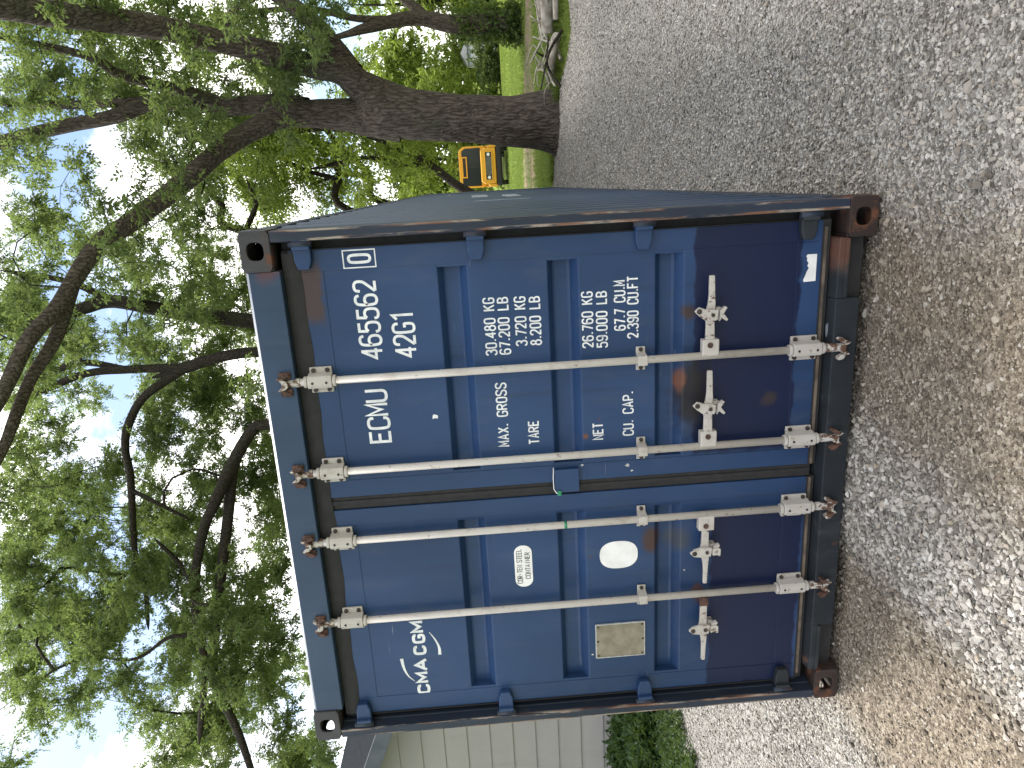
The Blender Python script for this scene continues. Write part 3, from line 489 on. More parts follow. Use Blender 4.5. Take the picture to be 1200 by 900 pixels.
 'spreading': [(-3.6,14.7,13.01,0.62),(-4.12,16.25,9.39,0.75),(-3.87,16.02,9.21,1.05),(-4.14,14.55,7.85,0.83),(-4.41,15.42,13.8,0.74),(-5.55,16.61,15.19,0.88),(-5.13,16.75,13.89,0.92),(-5.51,15.49,12.09,0.66),(-4.6,14.84,10.06,0.97),(-5.42,16.63,9.7,0.8),(-5.75,18.05,10.52,1.18),(-6.54,17.51,9.59,0.71),(-5.87,18.48,8.01,1.01),(-4.92,14.83,6.76,1),(-5.59,18.07,8.01,0.75),(-6.53,17.27,15.37,1.16),(-6.95,18.09,14.5,0.88),(-7.58,17.64,15.32,1.02),(-6.28,17.08,12.82,0.95),(-7.56,18.17,12.44,1.18),(-6.07,14.89,7.98,0.86),(-8.28,18.47,8.94,1.06),(-7.91,17.01,7.74,0.79),(-7.87,18.19,8.7,0.88),(-7.38,15.09,14.67,0.65),(-7.29,15.09,14.14,0.99),(-7.46,16.07,13.98,1.05),(-8.49,18.29,15.95,0.76),(-7.95,15.67,13.55,0.84),(-6.97,13.34,11.53,0.95),(-6.06,11.62,10.63,0.66),(-7.04,15.77,12.89,0.82),(-7.35,16.24,11.99,0.65),(-8.24,17.58,12.08,0.95),(-7.41,15.28,11.71,0.66),(-7.74,15.06,9.85,0.76),(-8.15,16.96,11,1.12),(-8.68,16.46,9.91,0.7),(-7.66,14.58,8.84,0.78),(-7.2,15.29,7.63,0.65),(-8.31,16.58,8.12,0.78),(-6.74,12.5,6.5,0.89),(-7.68,13.07,13.14,0.71),(-7.37,12.33,12.93,0.82),(-6.67,12.41,12.6,0.85),(-7.1,13.72,13.9,0.88),(-6.4,12.08,12.98,0.75),(-6.33,11.87,12.31,0.7),(-7.68,14.07,13.06,0.78),(-8.03,14.44,12.27,0.68),(-7.35,13.44,10.17,0.67),(-8.49,15.09,11.78,0.97),(-8.6,15.84,11.34,0.66),(-7.26,13.11,10.56,0.78),(-8.92,15.21,11.66,0.74),(-7.61,12.68,9.91,0.93),(-8.06,14.52,10.92,0.84),(-7.18,12.45,9.4,0.93),(-7.4,12.62,9.25,0.91),(-7.76,13.93,9.12,0.65),(-7.17,11.69,8.49,0.51),(-9.27,16.47,10.16,0.79),(-7.55,13.03,8.65,0.91),(-9.65,16.02,9.85,0.76),(-7.97,12.78,7.92,0.8),(-6.64,11.22,7.45,0.68),(-8.92,15.61,8.25,0.7),(-7.99,13.38,7.6,0.73),(-7.43,12.08,6.85,0.7),(-6.51,10.35,11.57,0.53),(-10.55,16.24,15.8,0.88),(-6.43,10.43,11.44,0.6),(-8.34,12.02,12.56,0.62),(-10.34,16.34,16.6,0.67),(-8.89,14.45,14.73,0.63),(-8.91,12.75,12.07,0.92),(-8.59,13.66,12.73,0.98),(-8.6,13.8,13.16,1.02),(-6.71,10.21,10.85,0.56),(-7.48,12.04,11.46,0.57),(-8.99,13.66,12.89,0.75),(-10.1,16.11,14.9,1.11),(-9.07,13.55,13.11,0.73),(-10.35,16.27,14.14,0.82),(-8.98,14.2,12.14,0.92),(-6.71,10.74,9.75,0.58),(-9.61,13.76,11.72,0.8),(-7.79,11.92,10.48,0.7),(-9.75,15.02,12.26,0.79),(-8.63,12.85,11.4,0.97),(-7.11,11.37,9.96,0.54),(-10.28,15.79,12.82,0.92),(-8,12.12,8.55,0.67),(-8.79,13.35,9.66,0.72),(-10.21,14.73,10.79,0.76),(-10.29,14.85,10.55,0.83),(-10.3,14.53,10.2,0.95),(-9.59,13.41,10.17,0.92),(-7.28,10.4,7.9,0.66),(-9.82,14.67,8.94,1.05),(-7.44,10.35,7,0.75),(-10.06,14.32,9.03,1),(-10.39,15.89,10.13,0.8),(-9.65,14.67,8.66,0.93),(-11.05,15.46,9.04,0.97),(-8.05,11.25,7.79,0.86),(-7.13,10.87,7.76,0.7),(-8.73,12.11,7.3,0.74),(-9.82,14.43,7.98,0.72),(-9.65,14.33,8.16,0.94),(-8.62,11.59,6.75,0.88),(-10.29,13.38,14.43,0.66),(-10.61,13.62,14.72,0.85),(-10.2,13.3,13.94,0.95),(-9.98,14.42,15.21,1.05),(-11.29,15.24,15.31,0.95),(-10.83,15.61,15.89,0.97),(-8.59,11.51,11.35,0.73),(-9.65,13.48,12.42,0.92),(-7.78,10.89,10.64,0.68),(-11.23,15.64,13.7,0.68),(-11.13,13.88,12.07,0.71),(-7.65,10.21,10.21,0.75),(-10.68,13.69,11.63,0.99),(-9.37,12.76,9.52,0.63),(-11.79,15.41,10.53,0.96),(-10.62,13.51,10.28,0.79),(-11.16,15.44,11.24,0.84),(-10.88,14.78,10.6,1.08),(-8.98,10.96,9.13,0.78),(-8.39,10.44,7.67,0.66),(-8.51,10.3,7.89,0.75),(-11.22,15.23,9.23,0.82),(-11.86,14.46,9.32,0.66),(-12.66,15.82,10.38,0.98),(-10.73,13.75,8.83,0.83),(-9.97,12.5,8.43,0.59),(-8.93,11.32,7.26,0.76),(-10.75,14.39,8.09,0.79),(-11.77,14.76,8.48,0.77),(-12.41,16.2,8.33,1.07),(-9.62,12.17,5.8,0.82),(-11.65,13.39,14.02,0.85),(-8.95,10.96,12.2,0.88),(-10.74,12.8,13.71,0.6),(-10.19,12.22,12.03,0.61),(-13.57,15.85,14.75,0.96),(-10.2,12.18,12.45,0.61),(-11.09,13.55,12.64,0.7),(-11.83,13.61,11.35,1.02),(-13.82,15.53,11.92,0.91),(-10.47,12.13,10.77,0.71),(-12.27,13.85,10.31,0.73),(-13.22,16.31,11.73,0.7),(-13.24,14.84,10.63,0.76),(-12.77,14.42,10.46,1.11),(-12.88,15.53,9.79,0.71),(-8.97,10.38,7.66,0.61),(-14.57,16.46,9.92,0.73),(-13.7,15.33,9.69,0.71),(-12.14,13.48,9.53,0.61),(-11.51,13.8,9.02,0.99),(-13.46,15.6,10.47,0.97),(-12.67,13.78,9.55,1.02),(-14.9,16.44,10.61,0.75),(-11.23,13.31,8.04,0.82),(-9.85,11.32,7.17,0.78),(-11.76,12.72,7.42,0.79),(-9.78,11.58,7.39,0.7),(-12.14,12.24,14.33,0.92),(-13.93,15.33,12.34,0.85),(-11.65,11.55,10.21,0.89),(-14.88,15.98,11.77,0.71),(-13.4,13.46,10.78,1.07),(-13.07,13.5,10.07,1.07),(-12.91,13.94,10.17,0.97),(-12.06,11.7,8.69,0.87),(-11.99,12.37,9.01,0.76),(-12.38,12.48,7.71,0.92),(-13.74,13.37,7.88,0.9),(-14.56,14.84,8.06,1.16),(-13.95,13.48,7.73,1.04),(-13.96,13.57,7.85,0.74),(-13.56,13.5,6.99,0.75),(-15.36,15.6,7.92,0.79),(-14.2,14.08,7.2,0.92),(-11.19,10.47,5.96,0.83),(-3.52,9.14,13.94,0.64),(-7.78,11.72,16.19,0.57),(-11.27,12.03,20.49,0.74),(-9.49,10.42,21.6,0.58),(-5.75,9.85,19.49,0.65),(-4.67,9.5,13.73,0.52),(-11.42,11.07,14.98,0.78),(-7.68,10.88,16.31,0.77),(-12.54,11.03,19.77,0.73),(-8.51,8.74,14.57,0.77),(-3.94,11.28,18.62,0.66),(-10.08,11.92,18.18,0.79),(-6.86,11.44,14.22,0.8),(-3.37,9.8,18.32,0.64),(-9.68,9.24,16.74,0.52),(-10.78,10.09,20.11,0.57),(-10.26,12.44,23.3,0.74),(-13.44,12.14,16.3,0.6),(-5.3,11.38,15.42,0.7),(-4.67,8.83,14.01,0.56),(-8.16,11.14,18.32,0.63),(-7.25,11.13,19.42,0.63),(-5.47,12.42,14.43,0.7),(-5.93,12.24,15.2,0.61),(-9.53,10.15,17.5,0.75),(-3.51,9.72,18.09,0.56),(-3.34,8.57,15.51,0.76),(-9.14,12.25,20.08,0.67),(-5.92,11.16,20.47,0.59),(-12,12.37,16.69,0.73),(-6.91,10.09,14.94,0.63),(-6.52,11.34,18.42,0.67),(-13.73,11.94,15.5,0.53),(-5.95,9.68,16,0.68),(-7.02,10.74,17.99,0.52),(-6.21,8.73,13.33,0.76),(-8.31,10.69,13.71,0.52),(-3.98,10.24,12.9,0.71),(-13.05,11.81,19.91,0.77),(-6.2,10.71,17.77,0.55),(-5.21,10.63,19.62,0.71),(-10.82,8.97,14.55,0.8),(-6.11,8.69,14.77,0.76),(-3.34,9.78,13.54,0.56),(-4.78,10.46,14.06,0.59),(-9.66,9.45,13.18,0.78),(-4.72,12.31,18.53,0.68),(-10.37,10.21,20.97,0.62),(-19.83,20.28,14.2,1.17),(-7.47,18.89,16.28,0.76),(-6.82,19.12,12.76,1.1),(-13.89,21.39,13.31,0.95),(-12.16,22.92,18.38,1.14),(-9.92,20.62,18.89,0.73),(-10.91,19.54,9.74,1.07),(-14.73,18.35,8.56,0.82),(-7.38,17.33,13.58,0.81),(-19.95,20.89,14.54,0.91),(-11.23,18.61,9.78,0.83),(-15.59,19.62,10.24,1.12),(-12.06,21.04,15.93,1.06),(-9.08,22.45,16.46,1.21),(-9.98,21.93,18.69,1.02),(-7.49,22.67,20.06,0.88),(-13.95,21.37,21.32,1.12),(-10.47,18.05,12.91,1.11),(-14.28,12.91,8.68,0.48),(-12.11,10.65,8.47,0.48),(-13.87,12.74,8.12,0.49),(-14.13,12.96,11.18,0.47),(-14.68,12.86,8.67,0.64),(-12.76,10.48,10.15,0.55),(-14.72,11.78,12.17,0.52),(-14.15,10.37,11.42,0.53),(-12.92,11.21,11.52,0.58),(-13.69,12.36,10.87,0.52),(-13.08,10.82,10.07,0.63),(-12.77,11.26,11.26,0.51),(-13.26,11.26,8.08,0.57),(-13.95,12.49,8.59,0.69),(-13.34,12.37,11.07,0.53),(-12.46,11.84,10.84,0.68),(-14.27,11.32,8.07,0.69),(-16.57,12.06,9.68,0.62),(-11.82,10.76,8.29,0.47),(-16.6,11.82,8.32,0.49),(-13.18,11.17,11.13,0.5),(-15.26,12.38,12.28,0.47),(-13.16,11.63,10.52,0.6),(-15,11.17,10.23,0.53),(-16.79,12.63,9.39,0.49),(-15.08,12.9,11.97,0.61)],
}
# ------------------------------------------------------------------ the shipping container (rear doors face -Y at y = 0)
CW, CH, CL = 1.219, 2.591, 12.192
DF, DP = 0.058, 0.0605          # fronts of the door frame and of its panel
box_root = empty('shipping_container', (0, 0, 0))
tag(box_root, 'blue steel shipping container with white lettering and four cream locking bars', 'container')

def casting(cx, cy, cz, sx, sy, mat):
    """hollow corner block 0.162 x 0.178 x 0.118 with oval holes on its outer faces"""
    w, d, h, t = 0.164, 0.178, 0.122, 0.014
    m = MB()
    yo = cy + sy * (d / 2 - t / 2); xo = cx + sx * (w / 2 - t / 2)
    m.holed((cx, yo, cz), w, h, 0.072, 0.066, t, 1)                       # end face
    m.holed((xo, cy - sy * t / 2, cz), d - t, h, 0.078, 0.062, t, 0)       # side face
    m.box(cx - sx * (w / 2) if sx > 0 else cx + w / 2 - t, (cx - sx * (w / 2) + t) if sx > 0 else cx + w / 2, cy - d / 2 if sy < 0 else cy - d / 2, cy + d / 2, cz - h / 2, cz + h / 2) if False else None
    xi = cx - sx * (w / 2 - t / 2)
    ya, yb = sorted((cy - sy * d / 2, cy + sy * (d / 2 - t)))
    m.box(xi - t / 2, xi + t / 2, ya, yb, cz - h / 2, cz + h / 2)
    xa, xb = sorted((cx - sx * (w / 2 - t), cx + sx * (w / 2 - t)))
    m.box(xa, xb, ya, yb, cz - h / 2, cz - h / 2 + t)
    m.box(xa, xb, ya, yb, cz + h / 2 - t, cz + h / 2)
    return m.build('corner_casting', mat, box_root, bevel=0.004)
for sx in (1, -1):
    for cy, sy in ((0.089, -1), (CL - 0.089, 1)):
        casting(sx * (CW - 0.082), cy, CH - 0.061, sx, sy, M['cast_top'])
        casting(sx * (CW - 0.082), cy, 0.061, sx, sy, M['cast_low'])

# corner posts of the door end: an outer channel and the dark rebate the hinges sit in
for s in (1, -1):
    m = MB()
    a = [(s * (CW - 0.006), 0.003), (s * (CW - 0.050), 0.003), (s * (CW - 0.050), 0.060), (s * (CW - 0.056), 0.060),
         (s * (CW - 0.056), 0.140), (s * (CW - 0.006), 0.140)]
    m.prism(a, 2, 0.1225, CH - 0.1225)
    m.build('corner_post', M['post'], box_root, bevel=0.005)
    MB().box(*sorted((s * 1.131, s * 1.1625)), 0.088, 0.120, 0.17, 2.4465).build('gasket', M['rubber'], box_root)
for s in (1, -1):
    for y in (CL - 0.13,):
        MB().box(*sorted((s * (CW - 0.1), s * (CW - 0.006))), y, CL - 0.006, 0.1225, CH - 0.1225).build('corner_post', M['post'], box_root, bevel=0.004)

# header and sill
m = MB(); m.prism([(0.008, 2.447), (0.008, 2.572), (0.022, 2.586), (0.16, 2.586), (0.16, 2.425), (0.075, 2.425), (0.075, 2.447)], 0, -1.0545, 1.0545)
m.build('door_header', M['blue_top'], box_root, bevel=0.004)
m = MB()
prof = [(-1.0545, 0.058), (-1.0545, 0.150), (1.0545, 0.150), (1.0545, 0.058)]
for xa, xb, za in ((-1.0545, -0.80, 0.112), (-0.80, 0.80, 0.046), (0.80, 1.0545, 0.112)):
    m.prism([(0.012, za), (0.012, 0.150), (0.100, 0.166), (0.16, 0.166), (0.16, za)], 0, xa + 0.0005, xb - 0.0005)
m.build('door_sill', M['sill'], box_root, bevel=0.004)
for s in (1, -1):
    m = MB(); m.box(*sorted((s * 0.80, s * 1.0545)), 0.05, 0.16, 0.03, 0.1115); m.build('fork_pocket_shade', M['rubber'], box_root)  # black block fills the open pocket, its shade put into the colour
    m = MB(); m.box(*sorted((s * 0.803, s * 1.05)), 0.004, 0.0115, 0.108, 0.124); m.build('sill_lip', M['sill'], box_root, bevel=0.002)

# side rails, corrugated sidewalls, front wall, roof, floor
def corrugated(x, s, y0, y1, z0, z1):
    pts, y = [], y0
    d = 0.036
    while y < y1 - 0.28:
        pts += [(y, 0), (y + 0.072, 0), (y + 0.14, d), (y + 0.210, d)]
        y += 0.278
    pts += [(y, 0), (y1, 0)]
    m = MB(); n = len(pts)
    v = [(x - s * dd, yy, z) for z in (z0, z1) for yy, dd in pts]
    m.add(v, [(i, i + 1, i + 1 + n, i + n) for i in range(n - 1)])
    return m
for s in (1, -1):
    o = corrugated(s * (CW - 0.006), s, 0.145, CL - 0.135, 0.155, CH - 0.065).build('sidewall', M['side'], box_root, fixn=False)
    MB().box(*sorted((s * (CW - 0.062), s * (CW - 0.003))), 0.1785, CL - 0.1785, CH - 0.068, CH - 0.006).build('top_rail', M['post'], box_root, bevel=0.004)
    MB().box(*sorted((s * (CW - 0.055), s * (CW - 0.003))), 0.1785, CL - 0.1785, 0.02, 0.158).build('bottom_rail', M['post'], box_root, bevel=0.004)
m = MB(); pts = []
y = 0.1605
while y < CL - 0.2:
    pts += [(y, 0.0), (y + 0.10, 0.0), (y + 0.12, -0.018), (y + 0.19, -0.018)]; y += 0.21
pts += [(CL - 0.05, 0.0)]
n = len(pts); m.add([(x, yy, CH - 0.010 + dz) for x in (-CW + 0.063, CW - 0.063) for yy, dz in pts], [(i, i + 1, i + 1 + n, i + n) for i in range(n - 1)])
m.build('roof', M['side'], box_root, fixn=False)
MB().box(-CW + 0.101, CW - 0.101, CL - 0.06, CL - 0.03, 0.13, CH - 0.03).build('front_wall', M['side'], box_root)
MB().box(-CW + 0.056, CW - 0.056, 0.161, CL - 0.2, 0.10, 0.15).build('floor', M['bolt'], box_root)
MB().box(-1.13, 1.13, 0.125, 0.14, 0.17, 2.424).build('door_rebate', M['rubber'], box_root)

# white remains of markings on the right sidewall
for y0, y1, z0, z1 in ((5.15, 6.6, 1.47, 1.68), (4.4, 5.95, 1.14, 1.33), (3.20, 3.27, 1.16, 1.66), (7.8, 9.0, 1.98, 2.04)):
    m = MB(); y = y0
    while y < y1:
        ph = (y - 0.145) % 0.278
        if ph < 0.072:
            m = MB(); m.box(CW - 0.0058, CW - 0.0050, y, min(y + 0.05, y1), z0 + 0.02 * random.random(), z1 - 0.03 * random.random()); m.build('side_marking', M['letter'], box_root)
        y += 0.052

# doors: frame of rails and stiles with a pressed panel of three recesses
RECESS = ((0.785, 0.915), (1.233, 1.370), (1.695, 1.826))
def door(s, mat):
    xi, xo = 0.032, 1.128
    lk, hg = 0.112, 1.040
    m = MB()
    zb, zt = 0.203, 2.418
    def bx(a, b, z0, z1): m.box(*sorted((s * a, s * b)), DF, 0.108, z0, z1)
    bx(xi, lk, zb, zt); bx(hg, xo, zb, zt); bx(lk, hg, zb, 0.306); bx(lk, hg, 2.285, zt)
    d = m.build('door', mat, box_root, bevel=0.0022)
    # panel
    p = MB(); dep = 0.047
    zs = [0.306]
    for a, b in RECESS: zs += [a, b]
    zs.append(2.285)
    X0, X1 = s * lk, s * hg
    for k in range(0, len(zs), 2):
        p.add([(X0, DP, zs[k]), (X1, DP, zs[k]), (X1, DP, zs[k + 1]), (X0, DP, zs[k + 1])], [(0, 1, 2, 3)])
    for a, b in RECESS:
        e = s * 0.012
        rows = [(a, DP), (a + 0.006, DP + 0.002), (a + 0.036, DP + dep - 0.006), (a + 0.048, DP + dep), (b - 0.036, DP + dep), (b - 0.028, DP + dep - 0.003), (b - 0.004, DP + 0.002), (b, DP)]
        L = [(X0 + (e if 0 < i < 7 else 0) * 1.0, y, z) for i, (z, y) in enumerate(rows)]
        Rr = [(X1 - (e if 0 < i < 7 else 0) * 1.0, y, z) for i, (z, y) in enumerate(rows)]
        n = len(rows)
        p.add(L + Rr, [(i, i + 1, i + 1 + n, i + n) for i in range(n - 1)])
        p.add(L, [tuple(range(n))]); p.add(Rr, [tuple(range(n))])
    p.build('door_panel', mat, d, fixn=False)
    # hinges: four tapered blades with a pin barrel at the post
    for zc in (2.355, 1.658, 0.968, 0.275):
        h = MB()
        h.prism([(s * 1.150, zc - 0.036), (s * 1.150, zc + 0.036), (s * 1.085, zc + 0.034), (s * 1.052, zc + 0.022), (s * 1.052, zc - 0.022), (s * 1.085, zc - 0.034)], 1, 0.024, 0.0575)
        h.box(*sorted((s * 1.132, s * 1.172)), 0.008, 0.0335, zc - 0.036, zc + 0.036)
        hh = h.build('hinge', M['blue'] if zc > .5 else M['sill'], d, bevel=0.006)
        MB().cyl((s * 1.156, 0.016, zc - 0.046), (s * 1.156, 0.016, zc + 0.046), 0.0125).build('hinge_pin', M['post'], d)
    return d
door_right = door(1, M['door_r'])
door_left = door(-1, M['door_l'])
door_right['label'] = 'right door with serial number and navy repainted lower part'
door_left['label'] = 'left door with oval decal, metal plate and navy repainted lower part'

# gaskets: a centre seal, top, bottom and hinge-side strips
MB().box(-0.0305, 0.0305, 0.066, 0.112, 0.186, 2.43).build('gasket', M['rubber'], box_root, bevel=0.004)
MB().box(-0.006, 0.012, 0.0600, 0.0655, 0.19, 2.42).build('gasket', M['rubber'], box_root, bevel=0.002)
for s in (1, -1):
    MB().box(*sorted((s * 0.001, s * 1.1305)), 0.064, 0.105, 2.4185, 2.4465).build('gasket', M['rubber'], box_root, bevel=0.003)
    MB().box(*sorted((s * 0.031, s * 1.1305)), 0.060, 0.105, 0.167, 0.2025).build('gasket', M['rubber'], box_root, bevel=0.003)
    MB().box(*sorted((s * 1.1285, s * 1.1310)), 0.050, 0.11, 0.203, 2.418).build('gasket', M['rubber'], box_root)
# rubber lip lying over the top joint, as seen wavy and worn
m = MB(); xs = np.linspace(-1.12, 1.12, 60)
v = []
for x in xs:
    w = 0.003 * math.sin(x * 7) + 0.0025 * math.sin(x * 23 + 1)
    v += [(x, 0.0555, 2.374 + w), (x, 0.046, 2.405 + w * 0.5), (x, 0.052, 2.445)]
m.add(v, [(3 * i + k, 3 * i + 3 + k, 3 * i + 4 + k, 3 * i + 1 + k) for i in range(59) for k in (0, 1)], True)
m.build('gasket', M['rubber'], box_root, fixn=False)
for s in (1, -1):   # worn lip of the lower seal
    MB().box(*sorted((s * 0.034, s * 1.10)), 0.0505, 0.0595, 0.184, 0.196).build('gasket_lip', M['lip'], box_root, bevel=0.002)
# overlap plate in the middle with its seal
kp = MB(); kp.box(-0.012, 0.100, 0.034, 0.0575, 1.262, 1.372); kp = kp.build('overlap_plate', M['blue'], box_root, bevel=0.004)
sl = MB(); sl.tube([(0.112, 0.033, 1.377), (0.06, 0.031, 1.380), (0.01, 0.031, 1.379), (-0.012, 0.030, 1.366), (-0.018, 0.033, 1.352)], [0.0022] * 5, 6); sl.build('wire_seal', M['decal'], kp)
MB().box(-0.024, 0.000, 0.026, 0.0335, 1.345, 1.362).build('seal_tag', M['green'], kp, bevel=0.002)

# locking bars
RY = 0.020; RR = 0.0165
BARS = ((0.586, 1), (0.171, 1), (-0.166, -1), (-0.580, -1))
for bi, (x, s) in enumerate(BARS):
    m = MB(); m.cyl((x, RY, 0.115), (x, RY, 2.495), RR, n=20)
    bar = m.build('locking_bar', M['white'], box_root)
    def bracket(z0, z1, w, four):
        b = MB()
        b.box(x - w / 2, x + w / 2, 0.045, 0.0575, z0 + 0.008, z1 - 0.008)
        b.prism([(x - 0.034, 0.0449), (x - 0.026, RY - 0.018), (x - 0.014, RY - 0.025), (x + 0.014, RY - 0.025), (x + 0.026, RY - 0.018), (x + 0.034, 0.0449)], 2, z0 + 0.004, z1 - 0.004)
        b.build('bracket', M['white'], bar, bevel=0.004)
        for zz in (z0 - 0.012, z1 - 0.002):
            MB().cyl((x, RY, zz), (x, RY, zz + 0.014), 0.0245, n=20).build('collar', M['white'], bar, bevel=0.002)
        for zz in (z0 + 0.026, z1 - 0.026):
            for sx in (-1, 1):
                MB().cyl((x + sx * (w / 2 - 0.013), 0.0445, zz), (x + sx * (w / 2 - 0.013), 0.037, zz), 0.0095, n=8).build('bolt', M['bolt'], bar)
            MB().cyl((x - 0.002, RY - 0.0248, zz), (x - 0.002, RY - 0.0265, zz), 0.0055, n=10).build('drain_hole_shade', M['rubber'], bar)  # dark disc on the bracket, coloured as the shade inside a hole
    bracket(2.292, 2.402, 0.112, True)
    bracket(0.196, 0.328, 0.108, True)
    # middle guide
    g = MB()
    g.prism([(x - 0.052, 0.0575), (x - 0.052, 0.050), (x - 0.028, 0.048), (x - 0.021, RY - 0.020), (x + 0.021, RY - 0.020), (x + 0.028, 0.048), (x + 0.052, 0.050), (x + 0.052, 0.0575)], 2, 0.958, 0.998)
    g.build('bar_guide', M['white'], bar, bevel=0.003)
    for sx in (-1, 1): MB().cyl((x + sx * 0.041, 0.0495, 0.978), (x + sx * 0.041, 0.041, 0.978), 0.009, n=8).build('bolt', M['bolt'], bar)
    # cams and keepers top and bottom
    for zc, dz, mt in ((2.485, 1, 'white'), (0.118, -1, 'white_worn')):
        c = MB()
        c.cyl((x, RY, zc - dz * 0.055), (x, RY, zc + dz * 0.012), 0.0195, n=16)
        c.prism([(x - 0.022, zc + dz * 0.006), (x - 0.030, zc + dz * 0.030), (x - 0.023, zc + dz * 0.034), (x - 0.010, zc + dz * 0.016), (x + 0.012, zc + dz * 0.018), (x + 0.026, zc + dz * 0.038), (x + 0.031, zc + dz * 0.030), (x + 0.020, zc + dz * 0.004), (x + 0.010, zc - dz * 0.008), (x - 0.012, zc - dz * 0.008)], 1, -0.014, 0.026)
        c.build('cam', M['cam'], bar, bevel=0.003)
        yb = 0.0075 if dz > 0 else 0.0115
        for sx in (-1, 1):
            k = MB()
            k.prism([(x + sx * 0.022, zc + dz * 0.022), (x + sx * 0.046, zc + dz * 0.004), (x + sx * 0.050, zc - dz * 0.016), (x + sx * 0.040, zc - dz * 0.022), (x + sx * 0.028, zc - dz * 0.002)], 1, -0.020, yb)
            if dz > 0: k.box(x + sx * 0.036 - 0.016, x + sx * 0.036 + 0.016, -0.004, yb, zc - 0.022, zc + 0.026)
            k.build('cam_keeper', M['rust'] if (dz > 0 or bi % 2) else M['cam'], box_root, bevel=0.003)
    # handle: hub lug on the bar, bent lever, catch and hasp on the door
    zh = 0.686
    hubx = x + s * 0.050
    if bi != 3:
        h = MB(); h.box(*sorted((x + s * 0.002, x + s * 0.074)), 0.000, 0.040, zh - 0.036, zh + 0.036); h.build('handle_hub', M['white'], bar, bevel=0.005)
        MB().cyl((hubx, -0.0005, zh + 0.004), (hubx, -0.005, zh + 0.004), 0.012, n=12).build('rivet', M['rust'], bar)
    else:
        h = MB(); h.box(*sorted((x + s * 0.016, x + s * 0.060)), 0.004, 0.030, zh - 0.020, zh + 0.020); h.build('handle_hub', M['rust'], bar, bevel=0.005)
    L = (0.347, 0.353, 0.345, 0.352)[bi]
    path = [(x + s * 0.060, 0.014, zh + 0.002), (x + s * 0.140, 0.010, zh + 0.004), (x + s * 0.185, 0.010, zh + 0.006), (x + s * 0.225, 0.006, zh + 0.001), (x + s * 0.26, 0.004, zh + 0.001), (x + s * L, 0.002, zh + 0.003)]
    lv = MB()
    hw = [0.020, 0.018, 0.020, 0.016, 0.013, 0.011]
    if bi > 1: hw = [0.016, 0.017, 0.022, 0.015, 0.011, 0.009]
    v = []
    for (px, py, pz), w in zip(path, hw):
        v += [(px, py - 0.008, pz - w), (px, py - 0.008, pz + w), (px, py + 0.008, pz + w), (px, py + 0.008, pz - w)]
    fs = [(4 * i + k, 4 * i + (k + 1) % 4, 4 * i + 4 + (k + 1) % 4, 4 * i + 4 + k) for i in range(5) for k in range(4)] + [(0, 1, 2, 3), (23, 22, 21, 20)]
    lv.add(v, fs); lv.build('handle', M['white_worn'], bar, bevel=0.004)
    # catch
    cx = x + s * 0.180
    ct = MB()
    tilt = 0.020 if bi < 2 else 0.0
    ct.prism([(cx - 0.022, zh - 0.020), (cx + 0.022, zh - 0.026), (cx + 0.026, zh + 0.026), (cx + 0.018 + tilt, zh + 0.058), (cx + tilt, zh + 0.078), (cx - 0.018 + tilt, zh + 0.060), (cx - 0.024, zh + 0.026)], 1, -0.013, 0.001)
    ct.build('handle_catch', M['white_worn'], bar, bevel=0.004)
    MB().cyl((cx + tilt, -0.0135, zh + 0.058), (cx + tilt, -0.017, zh + 0.058), 0.011, n=14).build('catch_hole_shade', M['bolt'], bar)  # solid dark disc, the hole's shade given as colour
    MB().cyl((cx + 0.002, -0.0135, zh + 0.0), (cx + 0.002, -0.020, zh + 0.0), 0.008, n=8).build('rivet', M['bolt'], bar)
    rt = MB()
    rt.box(cx - 0.026, cx + 0.026, 0.019, 0.0575, zh - 0.050, zh - 0.022)
    rt.prism([(cx - 0.030, zh - 0.034), (cx - 0.012, zh - 0.040), (cx - 0.030, zh - 0.064), (cx - 0.022, zh - 0.070), (cx + 0.004, zh - 0.050), (cx + 0.028, zh - 0.066), (cx + 0.034, zh - 0.058), (cx + 0.018, zh - 0.034)], 1, -0.004, 0.018)
    rt.build('handle_retainer', M['white_worn'], bar, bevel=0.003)
    if bi > 1:
        r2_ = MB(); r2_.holed((cx, -0.006, zh - 0.046), 0.034, 0.038, 0.016, 0.016, 0.010, 1, 16); r2_.build('catch_ring', M['white_worn'], bar)
MB().cyl((-0.166, RY, 1.328), (-0.166, RY, 1.340), RR + 0.0012, n=20).build('paint_mark', M['green'], box_root)

